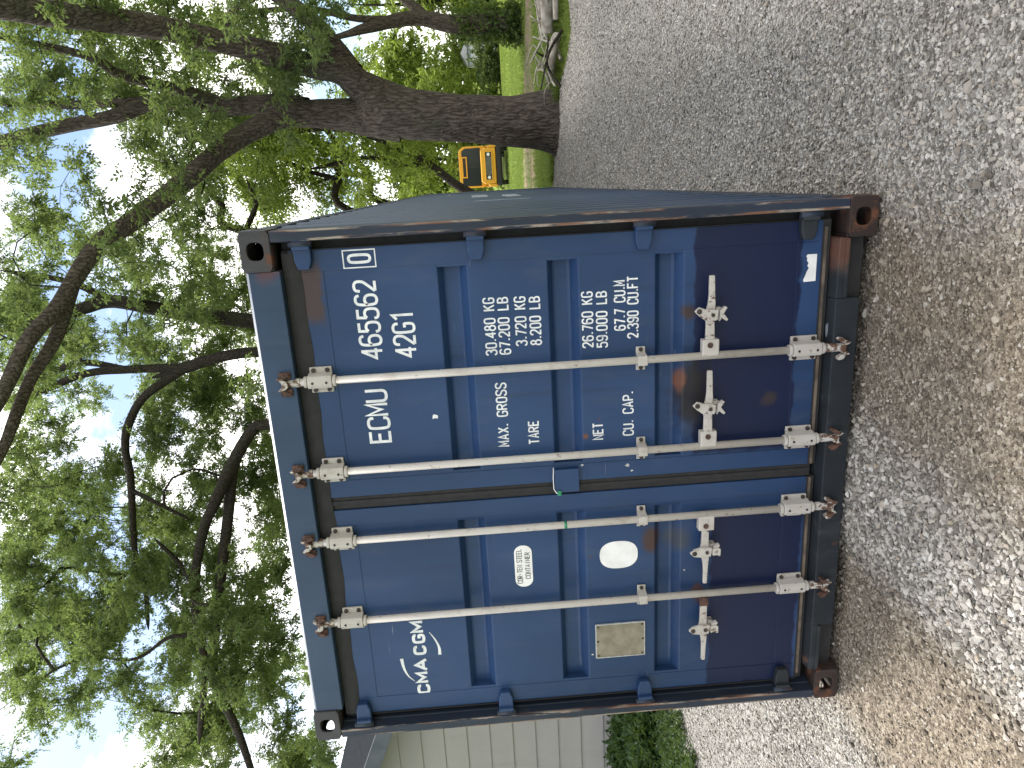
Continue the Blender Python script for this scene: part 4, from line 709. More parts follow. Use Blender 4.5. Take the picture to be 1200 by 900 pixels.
# ------------------------------------------------------------------ stencilled lettering, built from strokes
GL = {
 'A': [[(0, 0), (.5, 1), (1, 0)], [(.2, .32), (.8, .32)]],
 'B': [['s', (0, 0), (0, 1)], ['s', (0, .97), (.6, .97), (.92, .85), (.92, .65), (.6, .52), (0, .52)], ['s', (.5, .52), (.72, .5), (1, .38), (1, .14), (.72, .03), (0, .03)]],
 'C': [['s', (1, .74), (1, .9), (.75, 1), (.25, 1), (0, .88), (0, .12), (.25, 0), (.75, 0), (1, .1), (1, .26)]],
 'E': [[(1, .97), (0, .97), (0, .03), (1, .03)], [(0, .52), (.8, .52)]],
 'F': [[(1, .97), (0, .97), (0, 0)], [(0, .52), (.8, .52)]],
 'G': [['s', (1, .76), (1, .9), (.75, 1), (.25, 1), (0, .88), (0, .12), (.25, 0), (.75, 0), (1, .1), (1, .45)], [(1.07, .45), (.55, .45)]],
 'I': [[(.5, 0), (.5, 1)]],
 'K': [[(0, 0), (0, 1)], [(1, 1), (.06, .46)], [(.34, .62), (1, 0)]],
 'L': [[(0, 1), (0, .03), (1, .03)]],
 'M': [[(0, 0), (0, 1), (.5, .3), (1, 1), (1, 0)]],
 'N': [[(0, 0), (0, 1), (1, 0), (1, 1)]],
 'O': [['c', (0, .12), (0, .88), (.25, 1), (.75, 1), (1, .88), (1, .12), (.75, 0), (.25, 0)]],
 'P': [[(0, 0), (0, 1)], ['s', (0, .97), (.7, .97), (1, .86), (1, .58), (.7, .46), (0, .46)]],
 'R': [[(0, 0), (0, 1)], ['s', (0, .97), (.7, .97), (1, .86), (1, .6), (.7, .5), (0, .5)], [(.5, .5), (1, 0)]],
 'S': [['s', (1, .78), (.98, .92), (.7, 1), (.3, 1), (0, .9), (0, .66), (.2, .56), (.8, .44), (1, .34), (1, .1), (.7, 0), (.3, 0), (.02, .08), (0, .22)]],
 'T': [[(-.05, .97), (1.05, .97)], [(.5, .97), (.5, 0)]],
 'U': [['s', (0, 1), (0, .4), (0, .12), (.25, 0), (.75, 0), (1, .12), (1, .4), (1, 1)]],
 'X': [[(0, 0), (1, 1)], [(0, 1), (1, 0)]],
 '0': [['c', (0, .12), (0, .88), (.25, 1), (.75, 1), (1, .88), (1, .12), (.75, 0), (.25, 0)]],
 '1': [[(.12, .78), (.6, .98), (.6, 0)]],
 '2': [['s', (.02, .74), (.05, .92), (.3, 1), (.7, 1), (1, .9), (1, .64), (.85, .5), (.1, .1), (0, .03)], [(0, .03), (1, .03)]],
 '3': [['s', (0, .8), (.1, .96), (.4, 1), (.7, 1), (.97, .88), (.97, .66), (.75, .54), (.42, .53)], ['s', (.6, .53), (.8, .5), (1, .38), (1, .12), (.7, 0), (.3, 0), (.05, .05), (0, .2)]],
 '4': [[(.76, 0), (.76, 1)], [(.76, .98), (0, .3), (1.05, .3)]],
 '5': [[(.95, .97), (.1, .97), (.06, .56)], ['s', (.05, .54), (.3, .64), (.7, .64), (1, .52), (1, .12), (.7, 0), (.3, 0), (.04, .06), (0, .2)]],
 '6': [['s', (.97, .82), (.9, .95), (.7, 1), (.3, 1), (0, .86), (0, .12), (.3, 0), (.7, 0), (1, .12), (1, .44), (.7, .57), (.3, .57), (.02, .44)]],
 '7': [[(0, .97), (1, .97), (.4, 0)]],
 '8': [['c', (.1, .68), (.1, .88), (.35, 1), (.65, 1), (.9, .88), (.9, .68), (.65, .54), (.35, .54)], ['c', (0, .14), (0, .4), (.3, .54), (.7, .54), (1, .4), (1, .14), (.7, 0), (.3, 0)]],
 '9': [['s', (.03, .18), (.1, .05), (.3, 0), (.7, 0), (1, .14), (1, .88), (.7, 1), (.3, 1), (0, .88), (0, .56), (.3, .43), (.7, .43), (.98, .56)]],
 '.': [[(0, .0), (0, .13)]], '-': [[(.1, .48), (.9, .48)]],
}
def chaikin(p, closed, it=2):
    for _ in range(it):
        q = []
        n = len(p)
        rng_ = range(n) if closed else range(n - 1)
        if not closed: q.append(p[0])
        for i in rng_:
            a, b = p[i], p[(i + 1) % n]
            q += [(a[0] * .75 + b[0] * .25, a[1] * .75 + b[1] * .25), (a[0] * .25 + b[0] * .75, a[1] * .25 + b[1] * .75)]
        if not closed: q.append(p[-1])
        p = q
    return p
def stroke(m, pts, w, y, closed=False, taper=None):
    n = len(pts); Lf, Rt = [], []
    for i in range(n):
        a = pts[i - 1] if (i > 0 or closed) else None
        b = pts[(i + 1) % n] if (i < n - 1 or closed) else None
        p = pts[i]
        def nrm(u, v):
            dx, dz = v[0] - u[0], v[1] - u[1]; l = math.hypot(dx, dz) or 1e-9
            return (-dz / l, dx / l)
        if a is None: nx = nrm(p, b); k = 1
        elif b is None: nx = nrm(a, p); k = 1
        else:
            n1, n2 = nrm(a, p), nrm(p, b); nx = (n1[0] + n2[0], n1[1] + n2[1]); l = math.hypot(*nx) or 1e-6
            nx = (nx[0] / l, nx[1] / l); k = min(1 / max(0.35, nx[0] * n1[0] + nx[1] * n1[1]), 2.2)
        hw = w / 2 * k * (taper[i] if taper else 1)
        Lf.append((p[0] + nx[0] * hw, y, p[1] + nx[1] * hw)); Rt.append((p[0] - nx[0] * hw, y, p[1] - nx[1] * hw))
    e = n if closed else n - 1
    m.add(Lf + Rt, [(i, (i + 1) % n, (i + 1) % n + n, i + n) for i in range(e)])
def write(txt, x0, x1, ztop, h, sw, mat, parent, y=DP - 0.0012, gapr=0.42):
    """text filling x0..x1 under ztop; cell = glyph + gap, narrow full stops"""
    wd = [0.30 if c in '.-I' and c == '.' else (0.8 if c == ' ' else 1.0) for c in txt]
    tot = sum(wd) + gapr * (len(txt) - 1)
    u = (x1 - x0 - sw) / tot
    x = x0 + sw / 2; m = MB(); k = 0
    for c, w in zip(txt, wd):
        for st in GL.get(c, []):
            st = list(st); mode = None
            if isinstance(st[0], str): mode = st.pop(0)
            P = [(x + (a * u if c != '.' else 0.15 * u), ztop - h + sw / 2 + b * (h - sw)) for a, b in st]
            if mode: P = chaikin(P, mode == 'c')
            stroke(m, P, sw * (1.15 if c == '.' else 1), y - 0.00012 * (k % 5), mode == 'c'); k += 1
        x += (w + gapr) * u
    return m.build('lettering', mat, parent, fixn=False)
ltr = M['letter']
write('ECMU', 0.277, 0.524, 2.181, 0.102, 0.0125, ltr, door_right, gapr=.32)
write('465562', 0.656, 0.994, 2.176, 0.100, 0.0115, ltr, door_right, gapr=.40)
write('0', 1.061, 1.103, 2.184, 0.098, 0.0115, ltr, door_right, y=DF - 0.0012)
m = MB(); stroke(m, [(1.046, 2.200), (1.117, 2.200), (1.117, 2.070), (1.046, 2.070)], 0.005, DF - 0.001, True); m.build('lettering', ltr, door_right, fixn=False)
write('42G1', 0.654, 0.860, 2.033, 0.100, 0.0115, ltr, door_right, gapr=.38)
for tx, a, b, z in (('30.480 KG', .639, .889, 1.645), ('67.200 LB', .639, .888, 1.586), ('3.720 KG', .672, .886, 1.514), ('8.200 LB', .671, .883, 1.452),
                    ('26.760 KG', .644, .889, 1.229), ('59.000 LB', .641, .887, 1.168), ('67.7 CU.M', .711, .928, 1.090), ('2.390 CU.FT', .674, .943, 1.034),
                    ('MAX. GROSS', .219, .516, 1.615), ('TARE', .221, .333, 1.481), ('NET', .220, .301, 1.194), ('CU. CAP.', .230, .438, 1.058)):
    write(tx, a, b, z, 0.051, 0.0068, ltr, door_right, gapr=.48)
# line emblem on the left door: heavy letters between two swooshes
for c, a, b in (('C', -1.046, -0.990), ('M', -0.982, -0.918), ('A', -0.914, -0.842), ('C', -0.822, -0.769), ('G', -0.758, -0.704), ('M', -0.698, -0.632)):
    write(c, a, b, 2.088, 0.064, 0.0145, ltr, door_left)
m = MB(); P = [tuple(p) for p in spline([(-0.835, 2.148), (-0.890, 2.141), (-0.935, 2.124), (-0.968, 2.096)], 5)]
stroke(m, P, 0.016, DP - 0.0012, False, [1 - 0.85 * i / (len(P) - 1) for i in range(len(P))]); m.build('lettering', ltr, door_left, fixn=False)
m = MB(); P = [tuple(p) for p in spline([(-0.829, 1.962), (-0.786, 1.963), (-0.741, 1.979), (-0.699, 2.003)], 5)]
stroke(m, P, 0.016, DP - 0.0012, False, [1 - 0.85 * i / (len(P) - 1) for i in range(len(P))]); m.build('lettering', ltr, door_left, fixn=False)
# decals and plates
def pill(x0, x1, z0, z1, r, n=10):
    o = []
    for cx, cz, a0 in ((x1 - r, z1 - r, 0), (x0 + r, z1 - r, 90), (x0 + r, z0 + r, 180), (x1 - r, z0 + r, 270)):
        for i in range(n + 1):
            t = math.radians(a0 + 90 * i / n); o.append((cx + r * math.cos(t), cz + r * math.sin(t)))
    return o
stk = MB().prism(pill(-0.492, -0.276, 1.492, 1.575, 0.038), 1, DP - 0.0025, DP - 0.0002).build('steel_decal', M['decal'], door_left)
write('COR-TEN STEEL', -0.474, -0.292, 1.566, 0.027, 0.0030, M['ink'], door_left, y=DP - 0.0032, gapr=.4)
write('CONTAINER', -0.452, -0.312, 1.527, 0.025, 0.0030, M['ink'], door_left, y=DP - 0.0032, gapr=.4)
MB().prism([(-0.362 + 0.071 * math.copysign(abs(math.cos(t)) ** .8, math.cos(t)), 1.083 + 0.090 * math.copysign(abs(math.sin(t)) ** .8, math.sin(t))) for t in np.linspace(0, 2 * math.pi, 48, endpoint=False)], 1, DP - 0.0025, DP - 0.0002).build('oval_decal', M['decal'], door_left)
pl = MB().box(-0.915, -0.734, DP - 0.007, DP - 0.0002, 0.964, 1.200).build('data_plate', M['plate'], door_left, bevel=0.002)
m = MB()
for a in ((-0.918, -0.731, 1.1985, 1.203), (-0.918, -0.731, 0.9605, 0.9645)): m.box(a[0], a[1], DP - 0.0085, DP - 0.0003, a[2], a[3])
for a in ((-0.9195, -0.9155, 0.965, 1.198), (-0.7345, -0.7305, 0.965, 1.198)): m.box(a[0], a[1], DP - 0.0083, DP - 0.0003, a[2], a[3])
m.build('plate_rim', M['platerim'], pl_parent if False else door_left)
for px, pz in ((-0.905, 1.19), (-0.744, 1.19), (-0.905, 0.974), (-0.744, 0.974), (-0.825, 1.192), (-0.825, 0.972)):
    MB().cyl((px, DP - 0.0075, pz), (px, DP - 0.010, pz), 0.005, n=8).build('rivet', M['bolt'], door_left)
# torn sticker and paint chips
m = MB(); P = [(0.874, 0.222), (0.988, 0.222), (0.988, 0.262), (0.980, 0.268), (0.972, 0.262), (0.962, 0.264), (0.952, 0.256), (0.940, 0.261), (0.930, 0.254), (0.915, 0.262), (0.898, 0.268), (0.880, 0.276), (0.872, 0.272)]
m.prism(P, 1, DF - 0.0016, DF - 0.0002); m.build('torn_sticker', M['decal'], door_right)
def chip(x, z, r, mat, par, yy):
    P = [(x + r * random.uniform(.5, 1.2) * math.cos(t), z + 1.2 * r * random.uniform(.5, 1.2) * math.sin(t)) for t in np.linspace(0, 2 * math.pi, 8, endpoint=False)]
    MB().prism(P, 1, yy - 0.0012, yy - 0.0002).build('paint_chip', mat, par)
chip(0.382, 1.883, 0.013, M['letter'], door_right, DP)
for x, z, r in ((0.088, 1.039, .010), (0.062, 1.018, .006), (0.105, 1.245, .007)): chip(x, z, r, M['platerim'], door_right, DF)
for x, z, r in ((-0.60, 1.222, .006), (-0.90, 1.219, .006), (-0.47, 0.77, .005)): chip(x, z, r, M['platerim'], door_left, DP)
# ------------------------------------------------------------------ ground, drive, lawn
def ground_z(y):
    y = np.asarray(y, float)
    return np.where(y < 14, -0.05, np.where(y < 60, -0.05 - 0.0225 * (y - 14), -0.05 - 0.0225 * 46))
def mat_lawn():
    t = NT('lawn soil and short grass')
    n1 = t.noise(0.35, 5); n2 = t.noise(6.0, 6, 0.7); n3 = t.noise((30.0, 30.0, 30.0), 3)
    g = t.mix(n2, (0.10, 0.150, 0.018), (0.190, 0.245, 0.035))
    g = t.mix(t.remap(n1, 0.52, 0.7), g, (0.15, 0.145, 0.05))
    g = t.mix(t.remap(n3, 0.45, 0.75), g, (0.05, 0.075, 0.015))
    return t.done(g, 0.95, 0.0, t.bump(t.noise(40.0, 4), 0.8, 0.05), 0.1)
xs = np.concatenate([np.linspace(-220, -14, 12), np.linspace(-12, 16, 57), np.linspace(20, 220, 12)])
ys = np.concatenate([np.linspace(-60, -8, 8), np.linspace(-7, 70, 155), np.linspace(75, 320, 14)])
X, Y = np.meshgrid(xs, ys)
Zg = ground_z(Y) + 0.05 * (fbm(np.stack([X * .4, Y * .4, X * 0], -1)) - 0.45) * (Y > 13)
nx, ny = len(xs), len(ys)
idx = np.arange(nx * ny).reshape(ny, nx)
F = np.stack([idx[:-1, :-1], idx[:-1, 1:], idx[1:, 1:], idx[1:, :-1]], -1).reshape(-1, 4)
tag(link('ground', np_mesh('ground', np.stack([X, Y, Zg], -1).reshape(-1, 3), F, mat_lawn(), True)), kind='structure')

# worn earth track across the lawn
def mat_dirt():
    t = NT('bare earth')
    c = t.mix(t.noise(3.0, 6, 0.7), (0.13, 0.095, 0.060), (0.25, 0.19, 0.125))
    c = t.mix(t.remap(t.noise((0.5, 2.2, 1.0), 5), 0.50, 0.60), c, (0.09, 0.13, 0.03))
    return t.done(c, 0.95, 0.0, t.bump(t.noise(25.0, 5), 0.7, 0.03), 0.1)
rows = []
tx = np.linspace(-14, 40, 109)
for x in tx:
    yc = 20.3 - 0.9 * min(5.5, max(0, x - 1.8))
    w = max(1.5, 3.9 - 0.5 * max(0, x - 1.8))
    wob = 0.35 * (vnoise(np.array([x * .8, 0.3, 2.0])) - .5)
    rows.append([(x, yc - w + wob + 0.2 * random.random()), (x, yc - w * .4), (x, yc + w * .4), (x, yc + w + wob + 0.2 * random.random())])
rows = np.array(rows)
V = np.concatenate([rows, (ground_z(rows[..., 1]) + 0.05 * (fbm(np.stack([rows[..., 0] * .4, rows[..., 1] * .4, rows[..., 0] * 0], -1)) - .45) * (rows[..., 1] > 13) + np.array([.012, .02, .02, .012]))[..., None]], -1).reshape(-1, 3)
F = np.array([(4 * i + k, 4 * i + 4 + k, 4 * i + 5 + k, 4 * i + 1 + k) for i in range(len(tx) - 1) for k in range(3)])
tag(link('dirt_track', np_mesh('dirt_track', V, F, mat_dirt(), True)), kind='structure')

# crushed stone drive with two wheel tracks worn down to brown fines
def track_mask(x, y):
    """1 in the wheel tracks, 0 on the loose stone between and beside them"""
    w = 0.30 * (fbm(np.stack([x * 1.4, y * 1.4, x * 0 + 4.0], -1)) - 0.45)
    def band(a, b, s): return 1 / (1 + np.exp(-(x + w - a) / s)) * 1 / (1 + np.exp((x + w - b) / s))
    sep = 1 / (1 + np.exp((y - 0.9) / 0.35))
    return np.clip(band(0.20, 1.16, 0.07) * 0.95 + band(-1.36, -0.43, 0.05), 0, 1) * sep
def drive_z(x, y):
    n = fbm(np.stack([x * 1.1, y * 1.1, x * 0 + 9.0], -1), 4) - 0.47
    heap = 0.035 * np.exp(-((x + 0.12) / 0.30) ** 2) / (1 + np.exp((y + 0.1) / 0.3))
    return 0.004 + 0.05 * n - 0.022 * track_mask(x, y) + heap
EX = [-5.0, -4.4, 1.0, 1.4, 2.0, 2.5, 2.95, 3.2, 3.5, 4.0, 5.0, 7.0, 9.5]
EY = [3.0, 12.6, 12.6, 11.75, 11.45, 10.9, 10.35, 9.3, 8.75, 8.95, 9.4, 9.8, 10.2]
def drive_in(x, y):
    n = 0.35 * (fbm(np.stack([x * 1.8, y * 1.8, x * 0 + 2.0], -1)) - .45)
    left = -3.95 - 0.12 * (y - 2.4) + n
    return (y + n < np.interp(x, EX, EY)) & (x > left)
st = 0.07
xs = np.arange(-6.0, 9.5, st); ys = np.arange(-5.0, 12.8, st)
X, Y = np.meshgrid(xs, ys); nx, ny = len(xs), len(ys)
inside = drive_in(X, Y)
Zd = np.where(inside, drive_z(X, Y), -0.055)
idx = np.arange(nx * ny).reshape(ny, nx)
Fq = np.stack([idx[:-1, :-1], idx[:-1, 1:], idx[1:, 1:], idx[1:, :-1]], -1).reshape(-1, 4)
keep = inside.ravel()[Fq].any(1); Fq = Fq[keep]
used = np.unique(Fq); remap_ = -np.ones(nx * ny, int); remap_[used] = np.arange(len(used))
me = np_mesh('gravel_drive', np.stack([X, Y, Zd], -1).reshape(-1, 3)[used], remap_[Fq], None, True)
at = me.attributes.new('track', 'FLOAT', 'POINT'); at.data.foreach_set('value', track_mask(X, Y).ravel()[used].astype(np.float32))
def mat_fines():
    t = NT('crushed limestone fines')
    a = t.n('ShaderNodeAttribute', attribute_name='track').outputs['Fac']
    v1 = t.voro(75.0, 'F1', 'Color'); v2 = t.voro(160.0, 'F1', 'Color')
    s1 = t.n('ShaderNodeSeparateColor'); t.l(v1, s1.inputs[0]); s2 = t.n('ShaderNodeSeparateColor'); t.l(v2, s2.inputs[0])
    gv = t.math('ADD', t.math('MULTIPLY', s1.outputs[0], 0.6), t.math('MULTIPLY', s2.outputs[1], 0.4))
    grey = t.ramp(gv, [(0.1, (0.10, 0.094, 0.083)), (0.5, (0.235, 0.222, 0.20)), (0.9, (0.46, 0.445, 0.41))])
    brown = t.ramp(gv, [(0.1, (0.070, 0.055, 0.040)), (0.55, (0.185, 0.150, 0.108)), (0.95, (0.36, 0.31, 0.24))])
    big = t.noise(1.6, 5)
    k = t.math('ADD', t.math('MULTIPLY', a, 0.95), t.math('MULTIPLY', t.remap(big, 0.50, 0.72), 0.35), clamp=True)
    c = t.mix(k, grey, brown)
    h = t.math('ADD', t.math('MULTIPLY', t.voro(75.0), 0.7), t.math('MULTIPLY', t.voro(160.0), 0.35))
    h2 = t.math('ADD', h, t.noise(14.0, 5))
    return t.done(c, 0.95, 0.0, t.bump(h2, 0.9, 0.012), 0.15)
me.materials.append(mat_fines())
tag(link('gravel_drive', me), kind='structure')

# the loose stone itself: angular chips instanced on points
def chip_mesh(k):
    bm = bmesh.new()
    rr = random.Random(100 + k)
    for _ in range(11):
        v = Vector((rr.gauss(0, 1), rr.gauss(0, 1), rr.gauss(0, 1))).normalized()
        f = rr.uniform(.75, 1.0)
        bm.verts.new((v.x * f, v.y * f * rr.uniform(.75, .85), v.z * f * 0.55))
    r = bmesh.ops.convex_hull(bm, input=bm.verts)
    bmesh.ops.delete(bm, geom=[v for v in bm.verts if not v.link_faces], context='VERTS')
    bmesh.ops.recalc_face_normals(bm, faces=bm.faces)
    me = bpy.data.meshes.new('stone_chip'); bm.to_mesh(me); bm.free()
    return me
def mat_stone():
    t = NT('crushed limestone')
    tint = t.n('ShaderNodeAttribute', attribute_name='tint', attribute_type='INSTANCER').outputs['Fac']
    rnd = t.n('ShaderNodeObjectInfo').outputs['Random']
    g = t.ramp(rnd, [(0.0, (0.115, 0.106, 0.093)), (0.22, (0.25, 0.235, 0.21)), (0.6, (0.42, 0.398, 0.36)), (0.88, (0.60, 0.575, 0.53)), (1.0, (0.30, 0.24, 0.17))])
    b = t.ramp(rnd, [(0.0, (0.080, 0.065, 0.048)), (0.5, (0.21, 0.170, 0.125)), (0.85, (0.34, 0.29, 0.225)), (1.0, (0.45, 0.42, 0.37))])
    c = t.mix(tint, g, b)
    tc = t.n('ShaderNodeTexCoord').outputs['Object']
    c = t.mix(t.math('MULTIPLY', t.remap(t.noise(1.6, 4, 0.6, tc), 0.45, 0.75), 0.5), c, (0.22, 0.20, 0.17))
    return t.done(c, 0.9, 0.0, t.bump(t.noise(5.0, 4, 0.6, tc), 0.35, 0.2), 0.2)
STONE = mat_stone()
protos = bpy.data.collections.new('stone_chips')
for k in range(9):
    mm = chip_mesh(k); mm.materials.append(STONE)
    protos.objects.link(bpy.data.objects.new('stone_chip', mm))
def scatter(n, x0, x1, y0, y1, lo, hi, pw, keepf=None):
    x = RNG.uniform(x0, x1, n); y = RNG.uniform(y0, y1, n)
    s = lo + (hi - lo) * RNG.random(n) ** pw
    tr = track_mask(x, y)
    ok = drive_in(x, y)
    if keepf is not None: ok &= keepf(x, y, s, tr)
    ok &= ~((np.abs(x) < 1.16) & (y > 0.12))                 # nothing under the container floor
    return x[ok], y[ok], s[ok], tr[ok]
def infront(x, y, s, tr): return (RNG.random(len(x)) > 0.80 * tr)
parts = [scatter(62000, -3.0, 3.0, -1.9, 0.6, .0045, .0125, 2.0, lambda x, y, s, tr: RNG.random(len(x)) > 0.35 * tr),
         scatter(23000, -3.0, 3.0, -1.9, 0.7, .010, .021, 2.6, lambda x, y, s, tr: RNG.random(len(x)) > 0.86 * tr),
         scatter(1100, -2.6, 2.4, -1.9, 0.4, .018, .030, 2.2, lambda x, y, s, tr: RNG.random(len(x)) > 0.80 * tr),
         scatter(30000, 1.18, 4.2, 0.6, 5.0, .007, .018, 2.0, infront),
         scatter(22000, 1.18, 4.6, 5.0, 11.8, .010, .022, 2.0, infront),
         scatter(30000, -4.6, -1.18, 0.1, 4.5, .007, .018, 2.0, infront),
         scatter(5200, -0.62, 0.25, -1.4, 0.1, .010, .024, 1.6, lambda x, y, s, tr: RNG.random(len(x)) > 0.9 * tr)]
x, y, s, tr = [np.concatenate([p[i] for p in parts]) for i in range(4)]
z = drive_z(x, y) + s * RNG.uniform(-0.1, 0.35, len(x))
n = len(x)
pm = bpy.data.meshes.new('gravel')
pm.vertices.add(n); pm.vertices.foreach_set('co', np.stack([x, y, z], -1).astype(np.float32).ravel())
def att(nm, ty, vals, key='value'):
    a = pm.attributes.new(nm, ty, 'POINT'); a.data.foreach_set(key, np.asarray(vals).ravel())
att('scl', 'FLOAT', s.astype(np.float32))
att('tint', 'FLOAT', np.clip(tr * 0.9 + 0.10 + 0.55 * (RNG.random(n) - 0.45) + 0.25 * (x > 0.6) * (y < 1.0), 0, 1).astype(np.float32))
att('rot', 'FLOAT_VECTOR', np.stack([RNG.normal(0, .35, n), RNG.normal(0, .35, n), RNG.uniform(0, 6.28, n)], -1).astype(np.float32), 'vector')
att('pick', 'INT', RNG.integers(0, 9, n).astype(np.int32))
def instancer(name, coll):
    ng = bpy.data.node_groups.new(name, 'GeometryNodeTree')
    ng.interface.new_socket('Geometry', in_out='INPUT', socket_type='NodeSocketGeometry')
    ng.interface.new_socket('Geometry', in_out='OUTPUT', socket_type='NodeSocketGeometry')
    gi = ng.nodes.new('NodeGroupInput'); go = ng.nodes.new('NodeGroupOutput')
    ip = ng.nodes.new('GeometryNodeInstanceOnPoints')
    ci = ng.nodes.new('GeometryNodeCollectionInfo'); ci.inputs['Collection'].default_value = coll
    ci.inputs['Separate Children'].default_value = True; ci.inputs['Reset Children'].default_value = True
    def na(nm, ty):
        a = ng.nodes.new('GeometryNodeInputNamedAttribute'); a.data_type = ty; a.inputs['Name'].default_value = nm
        return [o for o in a.outputs if o.enabled and o.name == 'Attribute'][0]
    ng.links.new(gi.outputs[0], ip.inputs['Points']); ng.links.new(ci.outputs[0], ip.inputs['Instance'])
    ip.inputs['Pick Instance'].default_value = True
    ng.links.new(na('pick', 'INT'), ip.inputs['Instance Index'])
    ng.links.new(na('rot', 'FLOAT_VECTOR'), ip.inputs['Rotation'])
    ng.links.new(na('scl', 'FLOAT'), ip.inputs['Scale'])
    ng.links.new(ip.outputs[0], go.inputs[0])
    return ng
go_ = tag(link('gravel', pm), 'loose crushed grey limestone covering the drive', 'gravel', kind='stuff')
go_.modifiers.new('stones', 'NODES').node_group = instancer('stones', protos)

# ------------------------------------------------------------------ leaf and grass materials
def mat_leaf(name, c1, c2, trans):
    t = NT(name)
    r = t.geo.outputs['Random Per Island']
    n = t.noise(1.3, 3)
    f = t.math('ADD', t.math('MULTIPLY', r, 0.55), t.math('MULTIPLY', n, 0.5))
    c = t.mix(t.remap(f, 0.2, 0.85), c1, c2)
    t.done(c, 0.5, 0.0, None, 0.35)
    tr = t.n('ShaderNodeBsdfTranslucent'); t.l(t.mix(0.5, c, (0.27, 0.36, 0.07)), tr.inputs['Color'])
    mx = t.n('ShaderNodeMixShader'); mx.inputs[0].default_value = trans
    t.l(t.b.outputs[0], mx.inputs[1]); t.l(tr.outputs[0], mx.inputs[2]); t.l(mx.outputs[0], t.out.inputs['Surface'])
    return t.m
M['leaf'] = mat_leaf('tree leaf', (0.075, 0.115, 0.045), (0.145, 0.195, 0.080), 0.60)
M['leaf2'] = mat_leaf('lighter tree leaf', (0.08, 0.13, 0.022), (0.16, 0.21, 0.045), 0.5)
M['leaf3'] = mat_leaf('far sunlit leaf', (0.14, 0.20, 0.022), (0.26, 0.32, 0.05), 0.5)  # sun on the farther trees put into a brighter leaf colour
M['weed'] = mat_leaf('weed leaf', (0.016, 0.046, 0.010), (0.042, 0.090, 0.02), 0.25)
M['hedge'] = mat_leaf('dark hedge leaf', (0.035, 0.065, 0.014), (0.08, 0.125, 0.025), 0.35)
M['grass'] = mat_leaf('grass blade', (0.10, 0.155, 0.02), (0.20, 0.26, 0.05), 0.4)
def mat_bark(name, dark, light, s=1.0):
    t = NT(name)
    w = t.noise(3.0 * s, 4, color=True)
    p = t.vmath('ADD', t.pos, t.vmath('MULTIPLY', t.vmath('SUBTRACT', w, (.5, .5, .5)), (.12, .12, .12)))
    v = t.voro((16.0 * s, 16.0 * s, 3.2 * s), 'DISTANCE_TO_EDGE', 'Distance', p)
    n = t.noise((24.0 * s, 24.0 * s, 7.0 * s), 6, 0.7)
    c = t.mix(t.remap(v, 0.0, 0.22), tuple(x * .5 for x in dark), dark)
    c = t.mix(t.remap(n, 0.42, 0.75), c, light)
    mo = t.noise(1.4, 4); c = t.mix(t.math('MULTIPLY', t.remap(mo, .55, .75), .5), c, (0.055, 0.065, 0.035))
    h = t.math('ADD', t.math('MULTIPLY', t.remap(v, 0.0, 0.25), 1.0), t.math('MULTIPLY', n, 0.6))
    return t.done(c, 0.92, 0.0, t.bump(h, 0.75, 0.022), 0.15)
M['bark'] = mat_bark('furrowed grey brown bark', (0.075, 0.060, 0.048), (0.155, 0.130, 0.106))
M['bark2'] = mat_bark('dark bark', (0.045, 0.038, 0.030), (0.085, 0.072, 0.058), 1.5)
M['deadwood'] = simple('bleached dead wood', (0.22, 0.185, 0.145), (0.48, 0.44, 0.38), 7.0, 0.85, 0.5)
# ------------------------------------------------------------------ trees
def bark_tube(pts, n, per, amp, name, mat, parent):
    pts = [tuple(p) for p in pts]; a, b = np.array(pts[-1]), np.array(pts[-2])
    if name in ('limb', 'trunk'): tp = a + (a - b) / (np.linalg.norm((a - b)[:3]) + 1e-6) * (0.12 if n == 96 else min(0.9, 6 * a[3])); tp[3] = a[3] * 0.22; pts.append(tuple(tp))
    S = spline(pts, per); P, R = S[:, :3], np.maximum(S[:, 3], 0.004)
    L = np.concatenate([[0], np.cumsum(np.linalg.norm(np.diff(P, axis=0), axis=1))])
    th = np.linspace(0, 2 * math.pi, n, endpoint=False)
    q = np.stack([np.cos(th)[None, :] * 1.7 + 0 * L[:, None], np.sin(th)[None, :] * 1.7 + 0 * L[:, None], 0.9 * L[:, None] + 0 * th[None, :]], -1)
    lump = fbm(q + 31.0, 3) - 0.45
    qf = np.stack([np.cos(th)[None, :] * 9 + 0 * L[:, None], np.sin(th)[None, :] * 9 + 0 * L[:, None], 2.2 * L[:, None] + 0 * th[None, :]], -1)
    rid = np.abs(fbm(qf + 5.0, 3) - 0.45)
    RR_ = R[:, None] * (1 + amp * lump) - np.minimum(0.07, R[:, None] * .35) * amp * 1.6 * rid
    V, F = tube_arrays(P, RR_, n)

    me = np_mesh(name, V, np.array(F), mat, True)
    return link(name, me, parent)

